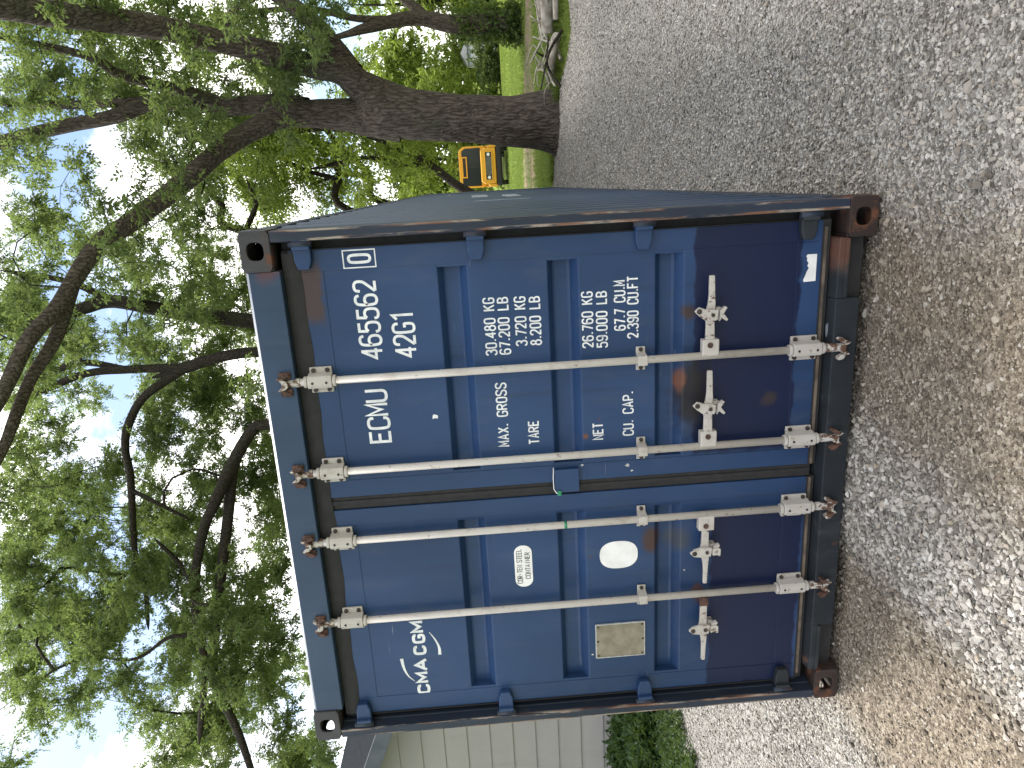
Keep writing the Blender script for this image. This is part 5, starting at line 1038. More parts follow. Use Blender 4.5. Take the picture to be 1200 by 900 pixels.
def leaves(segs, per_m, leaf, wid, nleaf, rng, droop=0.25, rach=0.2):
    """pinnate leaves along twig segments (a, b); returns quads"""
    a = segs[:, :3]; b = segs[:, 3:6]
    ln = np.linalg.norm(b - a, axis=1)
    cnt = np.maximum(2, (ln * per_m + rng.random(len(ln))).astype(int))
    i = np.repeat(np.arange(len(a)), cnt); N = len(i)
    t = rng.random(N) ** 0.7
    o = a[i] + (b - a)[i] * t[:, None]
    d = (b - a)[i] / (ln[i][:, None] + 1e-6) * 0.5 + rng.normal(0, 0.75, (N, 3)); d[:, 2] -= droop
    d /= np.linalg.norm(d, axis=1, keepdims=True)
    up = np.tile(np.array([0, 0, 1.0]), (N, 1)) + rng.normal(0, 0.5, (N, 3))
    sdv = np.cross(d, up); sdv /= np.linalg.norm(sdv, axis=1, keepdims=True) + 1e-6
    nrm = np.cross(sdv, d)
    Vs, out = [], 0
    sc = rng.uniform(0.7, 1.25, N)
    for k in range(nleaf):
        fr = (k // 2 + 0.6) / (nleaf / 2.0 + .4)
        sgn = 1 if k % 2 else -1
        if k == nleaf - 1: ld = d + 0.1 * rng.normal(0, 1, (N, 3)); fr = 1.0
        else: ld = d * 0.55 + sgn * sdv * 0.85 + rng.normal(0, 0.22, (N, 3))
        ld[:, 2] -= 0.15
        ld /= np.linalg.norm(ld, axis=1, keepdims=True)
        base = o + d * (rach * fr * sc)[:, None]
        ls = (leaf * sc * rng.uniform(.75, 1.2, N))[:, None]; ws = (wid * sc * rng.uniform(.8, 1.2, N))[:, None]
        nn = nrm + rng.normal(0, 0.35, (N, 3))
        w = np.cross(ld, nn); w /= np.linalg.norm(w, axis=1, keepdims=True) + 1e-6
        n2 = np.cross(w, ld)
        mid = base + ld * ls * 0.45 + n2 * ws * 0.25
        tip = base + ld * ls - n2 * ws * 0.2
        Vs.append(np.stack([base, mid + w * ws * .5, tip, mid - w * ws * .5], 1))
    V = np.concatenate(Vs, 0).reshape(-1, 3)
    return V, np.arange(len(V)).reshape(-1, 4)

def grow(key, name, label, loc_xy, bark, leafm, leaf, wid, nleaf=5, per_m=14, twigs=15, sides=12, per=5, amp=0.35, group=None, big=False, seed=1):
    rng = np.random.default_rng(seed)
    limbs = [list(l) for l in LIMBS[key]]
    f = limbs[0][0]
    gz = float(ground_z(f[1]))
    if f[2] > gz + 0.05:
        limbs[0] = [(f[0], f[1], gz - 0.15, f[3] * 1.25)] + limbs[0]
    root = empty(name, (f[0], f[1], gz))
    tag(root, label, 'tree', group)
    for i, l in enumerate(limbs):
        if big and i == 0: o = bark_tube(l, 96, 22, 0.30, 'trunk', bark, root)
        elif big: o = bark_tube(l, 40, 10, 0.30, 'limb', bark, root)
        else: o = bark_tube(l, sides, per, amp, 'trunk' if i == 0 else 'limb', bark, root)
        inv_parent(o, root)
    # connect boughs to the nearest wood already there
    nodes = []; rad = []
    for li, l in enumerate(limbs):
        S = spline(l, 4)
        for p in S:
            if li == 0 and p[2] < gz + 2.2: continue
            nodes.append(p[:3])
    nodes = np.array(nodes); nlimb = len(nodes)
    par = [-1] * nlimb
    B = np.array(BOUGHS[key]); 
    left = list(range(len(B))); edges = []
    C = B[:, :3]
    nodes = list(nodes)
    D = np.min(np.linalg.norm(C[:, None] - np.array(nodes)[None], axis=2), axis=1)
    Di = np.argmin(np.linalg.norm(C[:, None] - np.array(nodes)[None], axis=2), axis=1)
    done_ = np.zeros(len(B), bool)
    for _ in range(len(B)):
        k = int(np.argmin(np.where(done_, 1e9, D))); done_[k] = True
        a = int(Di[k]); pa = np.array(nodes[a]); c = C[k]; ln = np.linalg.norm(c - pa)
        prev = a
        m = max(2, int(ln / 0.45) + 1)
        off = rng.normal(0, 0.10 * min(ln, 1.6), 3); off[2] += 0.12 * min(ln, 1.5)
        chain = [a]
        for j in range(1, m + 1):
            t = j / m
            p = pa + (c - pa) * t + off * math.sin(math.pi * t) + rng.normal(0, .02, 3)
            nodes.append(p); par.append(prev); prev = len(nodes) - 1; chain.append(prev)
            nd = np.linalg.norm(C - p, axis=1)
            up_ = nd < D
            D = np.where(up_, nd, D); Di = np.where(up_, prev, Di)
        edges.append((chain, k))
    tips = np.zeros(len(nodes))
    for chain, k in edges: tips[chain[-1]] += 1
    for i in range(len(nodes) - 1, nlimb - 1, -1):
        tips[par[i]] += tips[i]
    nodes = np.array(nodes)
    Vb, Fb, ob = [], [], 0
    for chain, k in edges:
        P = nodes[chain]; Rr = np.minimum(0.034, 0.0058 * np.maximum(tips[chain], 1) ** 0.5) * (leaf / 0.1) ** 0.6
        Rr[0] = Rr[1] * 1.15
        Rr[-1] = max(0.005, Rr[-1] * 0.8)
        if len(P) < 3: P = np.array([P[0], (P[0] + P[1]) / 2, P[1]]); Rr = np.array([Rr[0], Rr[0], Rr[1]])
        V, F = tube_arrays(P, Rr, 6); Vb.append(V); Fb.append(np.array(F) + ob); ob += len(V)
    # twigs
    segs = []
    for (x, y, z, r) in B:
        n = max(5, int(twigs * r / 0.5))
        d = rng.normal(0, 1, (n, 3)); d /= np.linalg.norm(d, axis=1, keepdims=True); d[:, 2] *= 0.75
        e = d * (r * rng.random((n, 1)) ** 0.45)
        s0 = e * rng.uniform(0.0, 0.35, (n, 1)) + rng.normal(0, .04, (n, 3))
        c = np.array([x, y, z]); segs.append(np.hstack([c + s0, c + e]))
    segs = np.vstack(segs)
    a = segs[:, :3]; b = segs[:, 3:]; dv = (b - a) / (np.linalg.norm(b - a, axis=1, keepdims=True) + 1e-6)
    u = np.cross(dv, np.array([.3, .5, .8])); u /= np.linalg.norm(u, axis=1, keepdims=True) + 1e-6; w = np.cross(dv, u)
    r0 = 0.005 * (leaf / 0.1) ** 0.5
    ring = [u * r0, (-.5 * u + .866 * w) * r0, (-.5 * u - .866 * w) * r0]
    V = np.concatenate([np.stack([a + q for q in ring], 1), np.stack([b + q * .4 for q in ring], 1)], 1).reshape(-1, 3)
    base = np.arange(len(a))[:, None] * 6
    F = np.concatenate([base + np.array([k, (k + 1) % 3, (k + 1) % 3 + 3, k + 3]) for k in range(3)], 0)
    Vb.append(V); Fb.append(F + ob)
    o = link('branches', np_mesh('branches', np.vstack(Vb), np.vstack(Fb), M['bark2'], True)); o['kind'] = 'stuff'; inv_parent(o, root)
    V, F = leaves(segs, per_m, leaf, wid, nleaf, rng, rach=leaf * 1.9)
    o = link('crown', np_mesh('crown', V, F, leafm)); o['kind'] = 'stuff'; inv_parent(o, root)
    return root
grow('main', 'shade_tree', 'huge furrowed forked tree standing at the far end of the container', None, M['bark'], M['leaf'], 0.080, 0.038, nleaf=7, big=True, seed=3, twigs=16, per_m=14)
grow('ivy', 'shade_tree', 'ivy clad tree on the lawn right of the huge forked tree', None, M['bark'], M['leaf2'], 0.15, 0.07, seed=4, twigs=11, per_m=9, sides=20)
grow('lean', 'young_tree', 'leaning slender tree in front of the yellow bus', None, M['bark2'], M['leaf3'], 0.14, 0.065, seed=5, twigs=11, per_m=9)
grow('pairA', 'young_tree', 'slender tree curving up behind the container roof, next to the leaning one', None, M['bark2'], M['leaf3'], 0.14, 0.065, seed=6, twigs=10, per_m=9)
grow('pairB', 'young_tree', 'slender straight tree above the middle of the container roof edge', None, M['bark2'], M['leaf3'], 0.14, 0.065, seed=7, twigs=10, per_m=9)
grow('slim', 'young_tree', 'thin tree just behind the top right corner of the container', None, M['bark2'], M['leaf2'], 0.11, 0.05, seed=8, twigs=12, per_m=11)
grow('leaning_back', 'shade_tree', 'thick dark trunk rising behind the container beside the top right corner', None, M['bark2'], M['leaf'], 0.09, 0.042, nleaf=7, seed=9, sides=20)
grow('forked', 'shade_tree', 'crooked forked tree rising behind the middle of the container top', None, M['bark2'], M['leaf'], 0.09, 0.042, nleaf=7, seed=10, sides=16)
grow('spreading', 'shade_tree', 'wide spreading tree whose dense low boughs overhang the house side of the container', None, M['bark2'], M['leaf'], 0.085, 0.040, nleaf=7, seed=12, sides=16, twigs=16, per_m=14)

# ivy on the trunk of the lawn tree
iv = [o for o in COL.objects if o.get('label', '').startswith('ivy clad')][0]
rng = np.random.default_rng(21)
S = spline(LIMBS['ivy'][0][:3], 20)
i = rng.integers(0, len(S), 420); th = rng.uniform(0, 6.28, 420)
rad_ = S[i, 3] + 0.03
a = S[i, :3] + np.stack([np.cos(th) * rad_, np.sin(th) * rad_, rng.normal(0, .05, 420)], -1)
b = a + np.stack([np.cos(th), np.sin(th), rng.normal(0, .6, 420)], -1) * rng.uniform(.03, .16, (420, 1))
V, F = leaves(np.hstack([a, b]), 16, 0.11, 0.09, 3, rng)
o = link('ivy', np_mesh('ivy', V, F, M['hedge'])); o['kind'] = 'stuff'; inv_parent(o, iv)

# trees and shrubs beyond the lawn
def far_tree(x, y, h, w, name, label, mat, cat='tree', group=None, leaf=0.30, n=420, trunk=True, seed=0, low=0.25, dens=7):
    rng = np.random.default_rng(seed)
    gz = float(ground_z(y)); root = empty(name, (x, y, gz)); tag(root, label, cat, group)
    if trunk:
        tr = [(x, y, gz - .1, h * .026), (x + .1, y, gz + h * .3, h * .02), (x - .1, y + .2, gz + h * .6, h * .012), (x, y, gz + h * .9, .03)]
        inv_parent(bark_tube(tr, 10, 5, .3, 'trunk', M['bark2'], root), root)
    lob = []
    for _ in range(14):
        t = rng.uniform(low, 0.92); ww = w * math.sin(math.pi * min(1, (t - low * .7) / (1.05 - low * .7))) ** 0.7
        an = rng.uniform(0, 6.28); rr = ww * rng.uniform(.1, .75)
        lob.append((x + rr * math.cos(an), y + rr * math.sin(an), gz + h * t, w * rng.uniform(.28, .5)))
    lob = np.array(lob); k = rng.integers(0, len(lob), n)
    d = rng.normal(0, 1, (n, 3)); d /= np.linalg.norm(d, axis=1, keepdims=True)
    c = lob[k, :3] + d * (lob[k, 3] * rng.uniform(.55, 1.05, n))[:, None]
    c[:, 2] = np.maximum(c[:, 2], gz + .05)
    e = c + rng.normal(0, .35, (n, 3)) * (leaf / .3)
    V, F = leaves(np.hstack([c, e]), dens / leaf * .3, leaf, leaf * .5, 5, rng, rach=leaf)
    o = link('crown' if trunk else 'foliage', np_mesh('crown', V, F, mat)); o['kind'] = 'stuff'; inv_parent(o, root)
    return root
FT = [(1.5, 58, 11, 4.2, 'tall green tree far beyond the lawn behind the left side of the bus'), (3.4, 52, 8, 3.4, 'low bright tree just behind the roof of the bus'),
      (6.5, 54, 8.5, 3.4, 'low bright tree between the huge trunk and the pale shed'), (8, 64, 14, 5, 'tall tree rising behind the low bright ones beside the huge trunk'),
      (10.5, 60, 10, 4, 'green tree close behind the pale shed'), (12, 76, 17, 6, 'tallest far tree, rising beyond the pale shed'),
      (15, 57, 12, 4.6, 'bright tree beyond the lawn behind the ivy clad trunk'), (18.5, 53, 9, 4, 'low bright tree right of the ivy clad trunk'),
      (22, 62, 14, 5, 'tall tree at the far right end of the lawn'), (26, 80, 18, 6.5, 'great pale tree farthest off at the right')]
for i, (x, y, h, w, lb) in enumerate(FT):
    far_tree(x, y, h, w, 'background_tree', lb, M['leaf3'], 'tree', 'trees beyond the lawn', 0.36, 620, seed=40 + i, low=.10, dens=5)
HD = [(6.2, 49.5, 1.6, 1.5), (9.0, 50, 1.7, 1.6), (11.8, 50, 1.6, 1.6), (14.6, 50, 2.2, 1.9), (17.6, 48, 2.3, 1.7), (20.5, 47, 2.7, 1.9)]
for i, (x, y, h, w) in enumerate(HD):
    far_tree(x, y, h, w, 'hedge_shrub', '%s dark shrub of the hedge row, counted rightwards from the bus' % ('first', 'second', 'third', 'fourth', 'fifth', 'sixth')[i], M['hedge'], 'shrub', 'hedge row beyond the lawn', 0.20, 420, False, 60 + i, low=.05, dens=7)
# ------------------------------------------------------------------ the house beside the container: gable end faces the camera
def mat_siding():
    t = NT('taupe lap siding paint')
    c = t.mix(t.noise((0.6, 0.6, 5.0), 4), (0.25, 0.238, 0.218), (0.305, 0.29, 0.268))
    c = t.mix(t.math('MULTIPLY', t.remap(t.noise((5.0, 5.0, 1.2), 5), .5, .8), .35), c, (0.19, 0.185, 0.17))
    return t.done(c, 0.7, 0.0, t.bump(t.noise((6.0, 60.0, 220.0), 3), 0.12, 0.003), 0.3)
M['siding'] = mat_siding()
M['trim'] = simple('slate blue trim paint', (0.045, 0.055, 0.070), (0.07, 0.08, 0.095), 6.0, 0.6, 0.1)
M['soffit'] = simple('taupe soffit paint', (0.20, 0.19, 0.17), (0.26, 0.25, 0.22), 6.0, 0.7, 0.1)
M['shingle'] = simple('asphalt shingle', (0.012, 0.015, 0.019), (0.024, 0.028, 0.033), 14.0, 0.95, 0.6, 0.0, 0.03)
M['concrete'] = simple('concrete footing', (0.22, 0.21, 0.19), (0.33, 0.31, 0.28), 9.0, 0.9, 0.5)
HX0, HX1, HY0, HY1 = -13.2, -5.05, 5.17, 14.0
HM = (HX0 + HX1) / 2; SL = 0.405; EH = 3.06
def rake(x): return EH - 0.02 + SL * (abs(HX1 - HM) - abs(x - HM))     # underside of the roof over the gable wall
house = empty('house', (HM, HY0, 0)); tag(house, 'taupe lap sided house with slate blue gable trim left of the container', 'house')
def hp(o): inv_parent(o, house); return o
hp(MB().box(HX0 + .02, HX1 - .02, HY0 + .02, HY1, -.1, EH - .05).build('wall', M['soffit']))
g = MB(); g.prism([(HX0 + .02, EH - .05), (HX1 - .02, EH - .05), (HM, rake(HM) - .03)], 1, HY0 + .02, HY1); hp(g.build('gable_wall', M['soffit']))
pit = 0.316; z = 0.02
while z < rake(HM) - 0.1:
    z1 = z + pit
    if z1 < EH - .03: xa0, xb0, xa1, xb1 = HX0 + .08, HX1 - .08, HX0 + .08, HX1 - .08
    else:
        def lim(zz): 
            k = max(0.0, (zz - EH + .02) / SL)
            return HX0 + .08 + k, HX1 - .08 - k
        xa0, xb0 = lim(z); xa1, xb1 = lim(min(z1, rake(HM) - .06)); z1 = min(z1, rake(HM) - .06)
    j = random.uniform(-.001, .001)
    f, b = HY0 - .022 + j, HY0 + .0195
    m = MB()
    v = [(xa0, f, z), (xb0, f, z), (xb0, b, z), (xa0, b, z), (xa1, f + .018, z1 + .006), (xb1, f + .018, z1 + .006), (xb1, b, z1 + .006), (xa1, b, z1 + .006)]
    m.add(v, [(0, 1, 5, 4), (3, 7, 6, 2), (0, 4, 7, 3), (1, 2, 6, 5), (0, 3, 2, 1), (4, 5, 6, 7)])
    hp(m.build('siding_board', M['siding'])); z += pit
for i in range(9):   # boards on the wall that faces the container
    za = .02 + i * pit
    m = MB(); a, b2 = HX1 - .0195, HX1 + .022
    v = [(a, HY0 + .08, za), (b2, HY0 + .08, za), (b2, HY1, za), (a, HY1, za), (a, HY0 + .08, za + pit + .004), (b2 - .018, HY0 + .08, za + pit + .004), (b2 - .018, HY1, za + pit + .004), (a, HY1, za + pit + .004)]
    m.add(v, [(0, 1, 5, 4), (1, 2, 6, 5), (2, 3, 7, 6), (3, 0, 4, 7), (0, 3, 2, 1), (4, 5, 6, 7)]); hp(m.build('siding_board', M['siding']))
for x in (HX0, HX1):
    s = 1 if x == HX1 else -1
    hp(MB().box(*sorted((x - s * .079, x + s * .03)), HY0 - .034, HY0 + .079, 0.0, EH - .05).build('corner_trim', M['siding'], bevel=.004))
hp(MB().box(HX0 + .03, HX1 - .03, HY0 + .006, HY1 - .05, -.25, 0.018).build('footing', M['concrete']))
for s in (-1, 1):
    xe = HM + s * (HX1 - HM + .42)
    ze = rake(HX1) - SL * .42
    OH = .55
    m = MB(); m.prism([(xe, ze + .03), (HM, rake(HM) + .03), (HM, rake(HM) + .19), (xe, ze + .19)], 1, HY0 - OH, HY1 + .3); hp(m.build('roof_slope', M['shingle']))
    m = MB(); m.prism([(xe + s * .012, ze - .02), (HM + s * .001, rake(HM) - .015), (HM + s * .001, rake(HM) + .20), (xe + s * .012, ze + .195)], 1, HY0 - OH - .03, HY0 - OH - .001); hp(m.build('rake_board', M['trim'], bevel=.003))
    m = MB(); m.prism([(xe, ze - .0), (HM + s * .001, rake(HM)), (HM + s * .001, rake(HM) + .028), (xe, ze + .028)], 1, HY0 - OH, HY0 + .019); hp(m.build('soffit', M['trim']))

# ------------------------------------------------------------------ the bus on the far side of the lawn
def mat_bus():
    t = NT('school bus yellow paint')
    c = t.mix(t.noise(1.5, 4), (0.56, 0.27, 0.016), (0.66, 0.33, 0.022))
    return t.done(c, 0.35, 0.0, None, 0.5)
M['bus'] = mat_bus()
M['busblack'] = simple('black bus trim', (0.008, 0.008, 0.008), (0.02, 0.02, 0.02), 8.0, 0.5, 0.1)
def mat_glass():
    t = NT('dark window glass'); return t.done((0.012, 0.018, 0.018), 0.12, 0.0, None, 0.25)
M['glass'] = mat_glass()
M['lamp'] = simple('clear headlamp', (0.5, 0.5, 0.48), (0.7, 0.7, 0.68), 20.0, 0.15, 0.0)
M['chrome'] = simple('grille metal', (0.25, 0.25, 0.26), (0.4, 0.4, 0.4), 30.0, 0.3, 0.1, 1.0)
BX, BY = 2.38, 41.0; BZ = float(ground_z(42.0))
bus = empty('school_bus', (BX, BY, BZ)); tag(bus, 'yellow bus with dark windshield and black grille parked on the lawn', 'bus')
def bp_(o, par=None):
    if par is None: inv_parent(o, bus)
    else: o.parent = par
    return o
def sect(w, z0, z1, r):
    o = [(-w, z0), (w, z0)]
    for i in range(9):
        t = math.radians(90 * i / 8); o.append((w - r + r * math.cos(t), z1 - r + r * math.sin(t)))
    for i in range(9):
        t = math.radians(90 + 90 * i / 8); o.append((-w + r + r * math.cos(t), z1 - r + r * math.sin(t)))
    return [(BX + a, BZ + b) for a, b in o]
m = MB(); m.prism(sect(1.22, .62, 3.02, .42), 1, BY + 1.3, BY + 8.2); body = bp_(m.build('body', M['bus'], bevel=.03))
m = MB(); m.prism([(BX - 1.12, BZ + 1.70), (BX + 1.12, BZ + 1.70), (BX + 1.10, BZ + 2.62), (BX + .95, BZ + 2.84), (BX - .95, BZ + 2.84), (BX - 1.10, BZ + 2.62)], 1, BY + 1.27, BY + 1.299); bp_(m.build('windshield', M['glass']))
bp_(MB().box(BX - .02, BX + .02, BY + 1.25, BY + 1.269, BZ + 1.93, BZ + 2.60).build('windshield_post', M['busblack']))
fr = MB()
for a in ((-.62, .62, 2.79, 2.85), (-.62, .62, 2.54, 2.60)): fr.box(BX + a[0], BX + a[1], BY + 1.20, BY + 1.268, BZ + a[2], BZ + a[3])
for a in ((-.62, -.55), (.55, .62)): fr.box(BX + a[0], BX + a[1], BY + 1.20, BY + 1.268, BZ + 2.601, BZ + 2.789)
bp_(fr.build('sign_frame', M['bus'])); bp_(MB().box(BX - .549, BX + .549, BY + 1.22, BY + 1.267, BZ + 2.601, BZ + 2.789).build('sign_panel', M['busblack']))
hd = MB(); hd.prism([(BX - 1.0, BZ + .80), (BX + 1.0, BZ + .80), (BX + 1.02, BZ + 1.48), (BX + .88, BZ + 1.70), (BX - .88, BZ + 1.70), (BX - 1.02, BZ + 1.48)], 1, BY + .02, BY + 1.298); bp_(hd.build('hood', M['bus'], bevel=.06, seg=3))
for s in (-1, 1):
    fd = MB(); fd.prism([(BX + s * 1.021, BZ + .78), (BX + s * 1.2, BZ + .78), (BX + s * 1.2, BZ + 1.15), (BX + s * 1.13, BZ + 1.24), (BX + s * 1.021, BZ + 1.30)], 1, BY + .12, BY + 1.25); bp_(fd.build('fender', M['bus'], bevel=.03))
rg = MB()
for a in ((-.86, .86, 1.42, 1.48), (-.86, .86, 1.00, 1.06)): rg.box(BX + a[0], BX + a[1], BY - .03, BY + .018, BZ + a[2], BZ + a[3])
for s in (-1, 1): rg.box(*sorted((BX + s * .86, BX + s * .79)), BY - .03, BY + .018, BZ + 1.061, BZ + 1.419)
bp_(rg.build('grille_ring', M['bus'], bevel=.015))
bp_(MB().box(BX - .789, BX + .789, BY + .0, BY + .018, BZ + 1.061, BZ + 1.419).build('grille', M['busblack']))
for k in range(5): bp_(MB().box(BX - .52, BX + .52, BY - .02, BY - .001, BZ + 1.09 + k * .065, BZ + 1.115 + k * .065).build('grille_slat', M['chrome']))
for s in (-1, 1):
    bp_(MB().cyl((BX + s * .66, BY - .025, BZ + 1.24), (BX + s * .66, BY - .001, BZ + 1.24), .10, n=18).build('headlight', M['lamp']))
    bp_(MB().tube([(BX + s * 1.05, BY + .4, BZ + 1.3), (BX + s * 1.45, BY + .3, BZ + 1.9), (BX + s * 1.45, BY + .3, BZ + 2.3)], [.02] * 3, 6).build('mirror_arm', M['busblack']))
    bp_(MB().box(*sorted((BX + s * 1.37, BX + s * 1.57)), BY + .24, BY + .30, BZ + 1.95, BZ + 2.35).build('mirror', M['busblack'], bevel=.02))
bp_(MB().box(BX - 1.15, BX + 1.15, BY - .14, BY + .019, BZ + .50, BZ + .76).build('bumper', M['busblack'], bevel=.03))
for s in (-1, 1):
    for yy in (.75, 6.2):
        w = MB(); w.cyl((BX + s * .84, BY + yy, BZ + .46), (BX + s * 1.12, BY + yy, BZ + .46), .46, n=24); w = bp_(w.build('wheel', M['busblack'], bevel=.04))
        r_ = MB().cyl((BX + s * 1.121, BY + yy, BZ + .46), (BX + s * 1.13, BY + yy, BZ + .46), .24, n=18).build('rim', M['chrome']); r_.parent = w
bp_(MB().box(BX - .9, BX + .9, BY + .1, BY + 8.0, BZ + .42, BZ + .615).build('chassis', M['busblack']))
for s in (-1, 1):
    for k in range(7):
        y0 = BY + 1.6 + k * .92
        bp_(MB().box(*sorted((BX + s * 1.2205, BX + s * 1.228)), y0, y0 + .78, BZ + 1.75, BZ + 2.45).build('window', M['glass']))
    for zz in (1.15, 1.55): bp_(MB().box(*sorted((BX + s * 1.2205, BX + s * 1.24)), BY + 1.35, BY + 8.1, BZ + zz, BZ + zz + .06).build('rub_rail', M['busblack']))

# pale shed far behind the lawn
sx, sy = 10.9, 55.0; sz = float(ground_z(sy))
shed = empty('shed', (sx, sy, sz)); tag(shed, 'small pale blue shed half hidden in the far trees', 'shed')
inv_parent(MB().box(sx - .8, sx + .8, sy, sy + 1.6, sz - .1, sz + 2.3).build('wall', simple('pale blue board', (.42, .46, .52), (.55, .58, .62), 3.0)), shed)
inv_parent(MB().prism([(sx - .95, sz + 2.3), (sx + .95, sz + 2.3), (sx, sz + 2.8)], 1, sy - .2, sy + 1.8).build('roof', M['chrome']), shed)
inv_parent(MB().box(sx - .5, sx + .5, sy - .04, sy - .002, sz, sz + 2.0).build('door', M['decal']), shed)

# ------------------------------------------------------------------ dead wood along the edge of the drive
LOGS = [([(5.4, 9.9, .16), (4.5, 10.2, .17), (3.85, 10.55, .15)], .15, .12, 'fallen_log', 'thick bleached log lying at the edge of the gravel', 'log'),
        ([(5.6, 9.45, .10), (4.6, 9.62, .10), (3.9, 9.85, .09)], .065, .05, 'fallen_log', 'long pale pole lying on the gravel edge in front of the thick log', 'log'),
        ([(5.2, 11.0, .12), (4.4, 11.2, .2), (3.9, 11.5, .12)], .09, .06, 'fallen_log', 'dark broken log behind the thick bleached log', 'log'),
        ([(3.62, 9.75, .10), (3.35, 10.2, .14), (3.2, 10.55, .10)], .085, .075, 'fallen_log', 'short pale stub of wood near the foot of the huge tree', 'log')]
for pts, a, b, nm, lb, ct in LOGS:
    base = min(p[2] for p in pts); c = pts[len(pts) // 2]
    L4 = [(x, y, z, a + (b - a) * i / (len(pts) - 1)) for i, (x, y, z) in enumerate(pts)]
    r = empty(nm, (c[0], c[1], 0)); tag(r, lb, ct, 'dead wood beside the drive')
    o = bark_tube(L4, 20, 8, .35, 'log_body', M['deadwood'], r); inv_parent(o, r)
    m = MB()
    for e, nb in ((L4[0], L4[1]), (L4[-1], L4[-2])):
        p = Vector(e[:3]); d = (p - Vector(nb[:3])).normalized(); m.cyl(p - d * .05, p + d * .012, e[3] * .93, e[3] * .80, 14)
    inv_parent(m.build('cut_end', M['deadwood']), r)
rb = random.Random(5)
for k in range(12):
    x, y = rb.uniform(3.0, 4.5), rb.uniform(9.7, 11.6)
    if k < 4: x, y = rb.uniform(2.95, 3.6), rb.uniform(9.4, 10.6)
    an = rb.uniform(0, 6.28); ln = rb.uniform(.4, 1.1)
    d = (math.cos(an), math.sin(an))
    p = [(x - d[0] * ln / 2, y - d[1] * ln / 2, rb.uniform(.0, .12), .028), (x + rb.uniform(-.1, .1), y + rb.uniform(-.1, .1), rb.uniform(.08, .30), .022), (x + d[0] * ln / 2, y + d[1] * ln / 2, rb.uniform(.05, .45), .012)]
    r = empty('fallen_branch', (x, y, 0)); tag(r, 'dead bent branch in the brush heap at the gravel edge', 'branch', 'branches in the brush heap')
    inv_parent(bark_tube(p, 7, 5, .3, 'branch', M['deadwood'] if k % 3 else M['bark2'], r), r)
    f = p[1]; q = [f[:3] + (.012,), (f[0] + rb.uniform(-.2, .2), f[1] + rb.uniform(-.2, .2), f[2] + rb.uniform(.05, .2), .009), (f[0] + rb.uniform(-.4, .4), f[1] + rb.uniform(-.3, .3), f[2] + rb.uniform(.05, .3), .005)]
    inv_parent(bark_tube(q, 6, 4, .2, 'twig', M['deadwood'], r), r)

# ------------------------------------------------------------------ weeds by the house and grass on the lawn
rng = np.random.default_rng(77)
WD = [(-4.75, 3.75, .26, .5, 'dark weed clump against the container side below the siding'), (-5.35, 4.2, .30, .6, 'dark weed clump in the middle of the bed along the house'),
      (-6.0, 4.55, .32, .62, 'weed clump at the house wall, farthest left'), (-5.15, 3.35, .24, .5, 'low spreading weed at the gravel side of the bed'), (-6.1, 3.75, .28, .6, 'broad weed clump at the left edge beside the gravel'),
      (-6.9, 4.4, .32, .6, 'weed clump by the house just at the left edge')]
for x, y, h, w, lb in WD:
    r = empty('weed_clump', (x, y, -.05)); tag(r, lb, 'weed', 'weeds between house and gravel')
    n = 130; an = rng.uniform(0, 6.28, n); rr = w * rng.random(n) ** .6
    a = np.stack([x + rr * .6 * np.cos(an), y + rr * .6 * np.sin(an), np.full(n, -.06)], -1)
    b = np.stack([x + rr * np.cos(an), y + rr * np.sin(an), h * (1 - .55 * (rr / w) ** 2) * rng.uniform(.5, 1.15, n)], -1)
    V, F = leaves(np.hstack([a, b]), 42, .085, .04, 4, rng, rach=.07)
    inv_parent(link('foliage', np_mesh('foliage', V, F, M['weed'])), r)['kind'] = 'stuff'
    m = MB()
    for i in range(0, n, 3): m.cyl(a[i], b[i], .004, .002, 4, False)
    inv_parent(m.build('stems', M['weed'], fixn=False), r)['kind'] = 'stuff'
# sparse seedlings in the gravel margin
n = 420; x = rng.uniform(-5.6, -3.6, n); y = 2.0 + (-3.6 - x) * .75 + rng.normal(.35, .35, n)
a = np.stack([x, y, np.full(n, -.01)], -1); b = a + np.stack([rng.normal(0, .04, n), rng.normal(0, .04, n), rng.uniform(.03, .11, n)], -1)
V, F = leaves(np.hstack([a, b]), 40, .05, .022, 4, rng, rach=.03)
tag(link('ground_cover', np_mesh('ground_cover', V, F, M['weed'])), 'sparse green seedlings in the gravel beside the weeds', 'ground cover', kind='stuff')

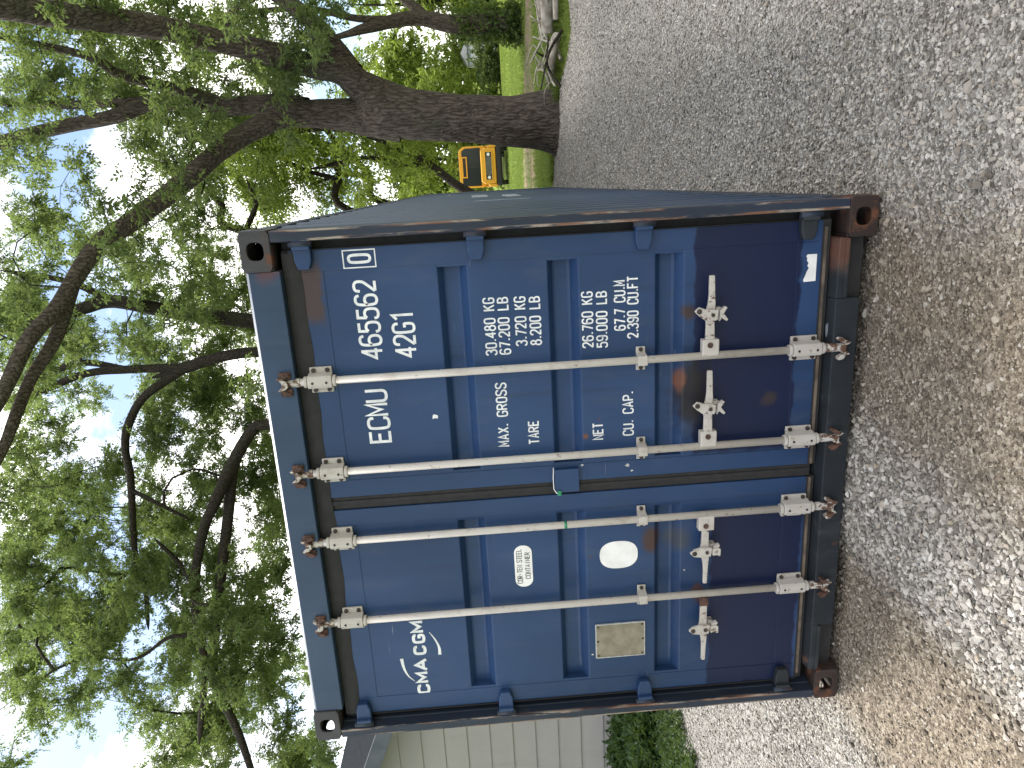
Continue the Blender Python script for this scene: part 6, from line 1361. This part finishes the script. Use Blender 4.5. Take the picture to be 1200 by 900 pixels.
# grass tufts, instanced
def tuft(k):
    r = np.random.default_rng(300 + k); V, F = [], []
    for i in range(14):
        an = r.uniform(0, 6.28); o = r.normal(0, .03, 2); h = r.uniform(.5, 1.0); l = r.uniform(.1, .5); w = .035
        dx, dy = math.cos(an), math.sin(an); px, py = -dy * w / 2, dx * w / 2; b = len(V)
        V += [(o[0] * 3 + px, o[1] * 3 + py, -.1), (o[0] * 3 - px, o[1] * 3 - py, -.1), (o[0] * 3 + dx * l * .4 - px * .8, o[1] * 3 + dy * l * .4 - py * .8, h * .6), (o[0] * 3 + dx * l * .4 + px * .8, o[1] * 3 + dy * l * .4 + py * .8, h * .6),
              (o[0] * 3 + dx * l, o[1] * 3 + dy * l, h), (o[0] * 3 + dx * l, o[1] * 3 + dy * l, h)]
        F += [(b, b + 1, b + 2, b + 3), (b + 3, b + 2, b + 4, b + 5)]
    me = bpy.data.meshes.new('grass_tuft'); me.from_pydata([tuple(v) for v in V], [], F); me.materials.append(M['grass']); return me
tc = bpy.data.collections.new('grass_tufts')
for k in range(9): tc.objects.link(bpy.data.objects.new('grass_tuft', tuft(k)))
def lawn_points(n, x0, x1, y0, y1, s0, s1):
    x = rng.uniform(x0, x1, n); y = rng.uniform(y0, y1, n)
    ok = ~drive_in(x, y) & ~((np.abs(x) < 1.25) & (y < 12.3))
    yc = 20.3 - .9 * np.clip(x - 1.8, 0, 5.5); hw_ = np.maximum(1.5, 3.9 - .5 * np.maximum(0, x - 1.8))
    ok &= (np.abs(y - yc) > hw_ * rng.random(n) ** .25) | (rng.random(n) < .12)
    ok &= (x > -4.9) | (y < 4.9)
    return x[ok], y[ok], rng.uniform(s0, s1, ok.sum())
pp = [lawn_points(15000, 1.2, 9, 8.5, 17, .05, .13), lawn_points(16000, -2, 12, 17, 32, .06, .14), lawn_points(2600, -7.5, -3.9, 1.8, 5.1, .05, .14), lawn_points(9000, -4, 18, 32, 46, .08, .16),
      lawn_points(2500, 1.3, 5.0, 10.3, 12.5, .10, .24)]
x, y, s = [np.concatenate([p[i] for p in pp]) for i in range(3)]
z = ground_z(y) + 0.05 * (fbm(np.stack([x * .4, y * .4, x * 0], -1)) - 0.45) * (y > 13)
n = len(x); pm = bpy.data.meshes.new('grass'); pm.vertices.add(n); pm.vertices.foreach_set('co', np.stack([x, y, z], -1).astype(np.float32).ravel())
att('scl', 'FLOAT', s.astype(np.float32)); att('pick', 'INT', rng.integers(0, 9, n).astype(np.int32))
att('rot', 'FLOAT_VECTOR', np.stack([rng.normal(0, .15, n), rng.normal(0, .15, n), rng.uniform(0, 6.28, n)], -1).astype(np.float32), 'vector')
gr_ = tag(link('grass', pm), 'short green grass of the lawn', 'grass', kind='stuff')
gr_.modifiers.new('tufts', 'NODES').node_group = instancer('tufts', tc)
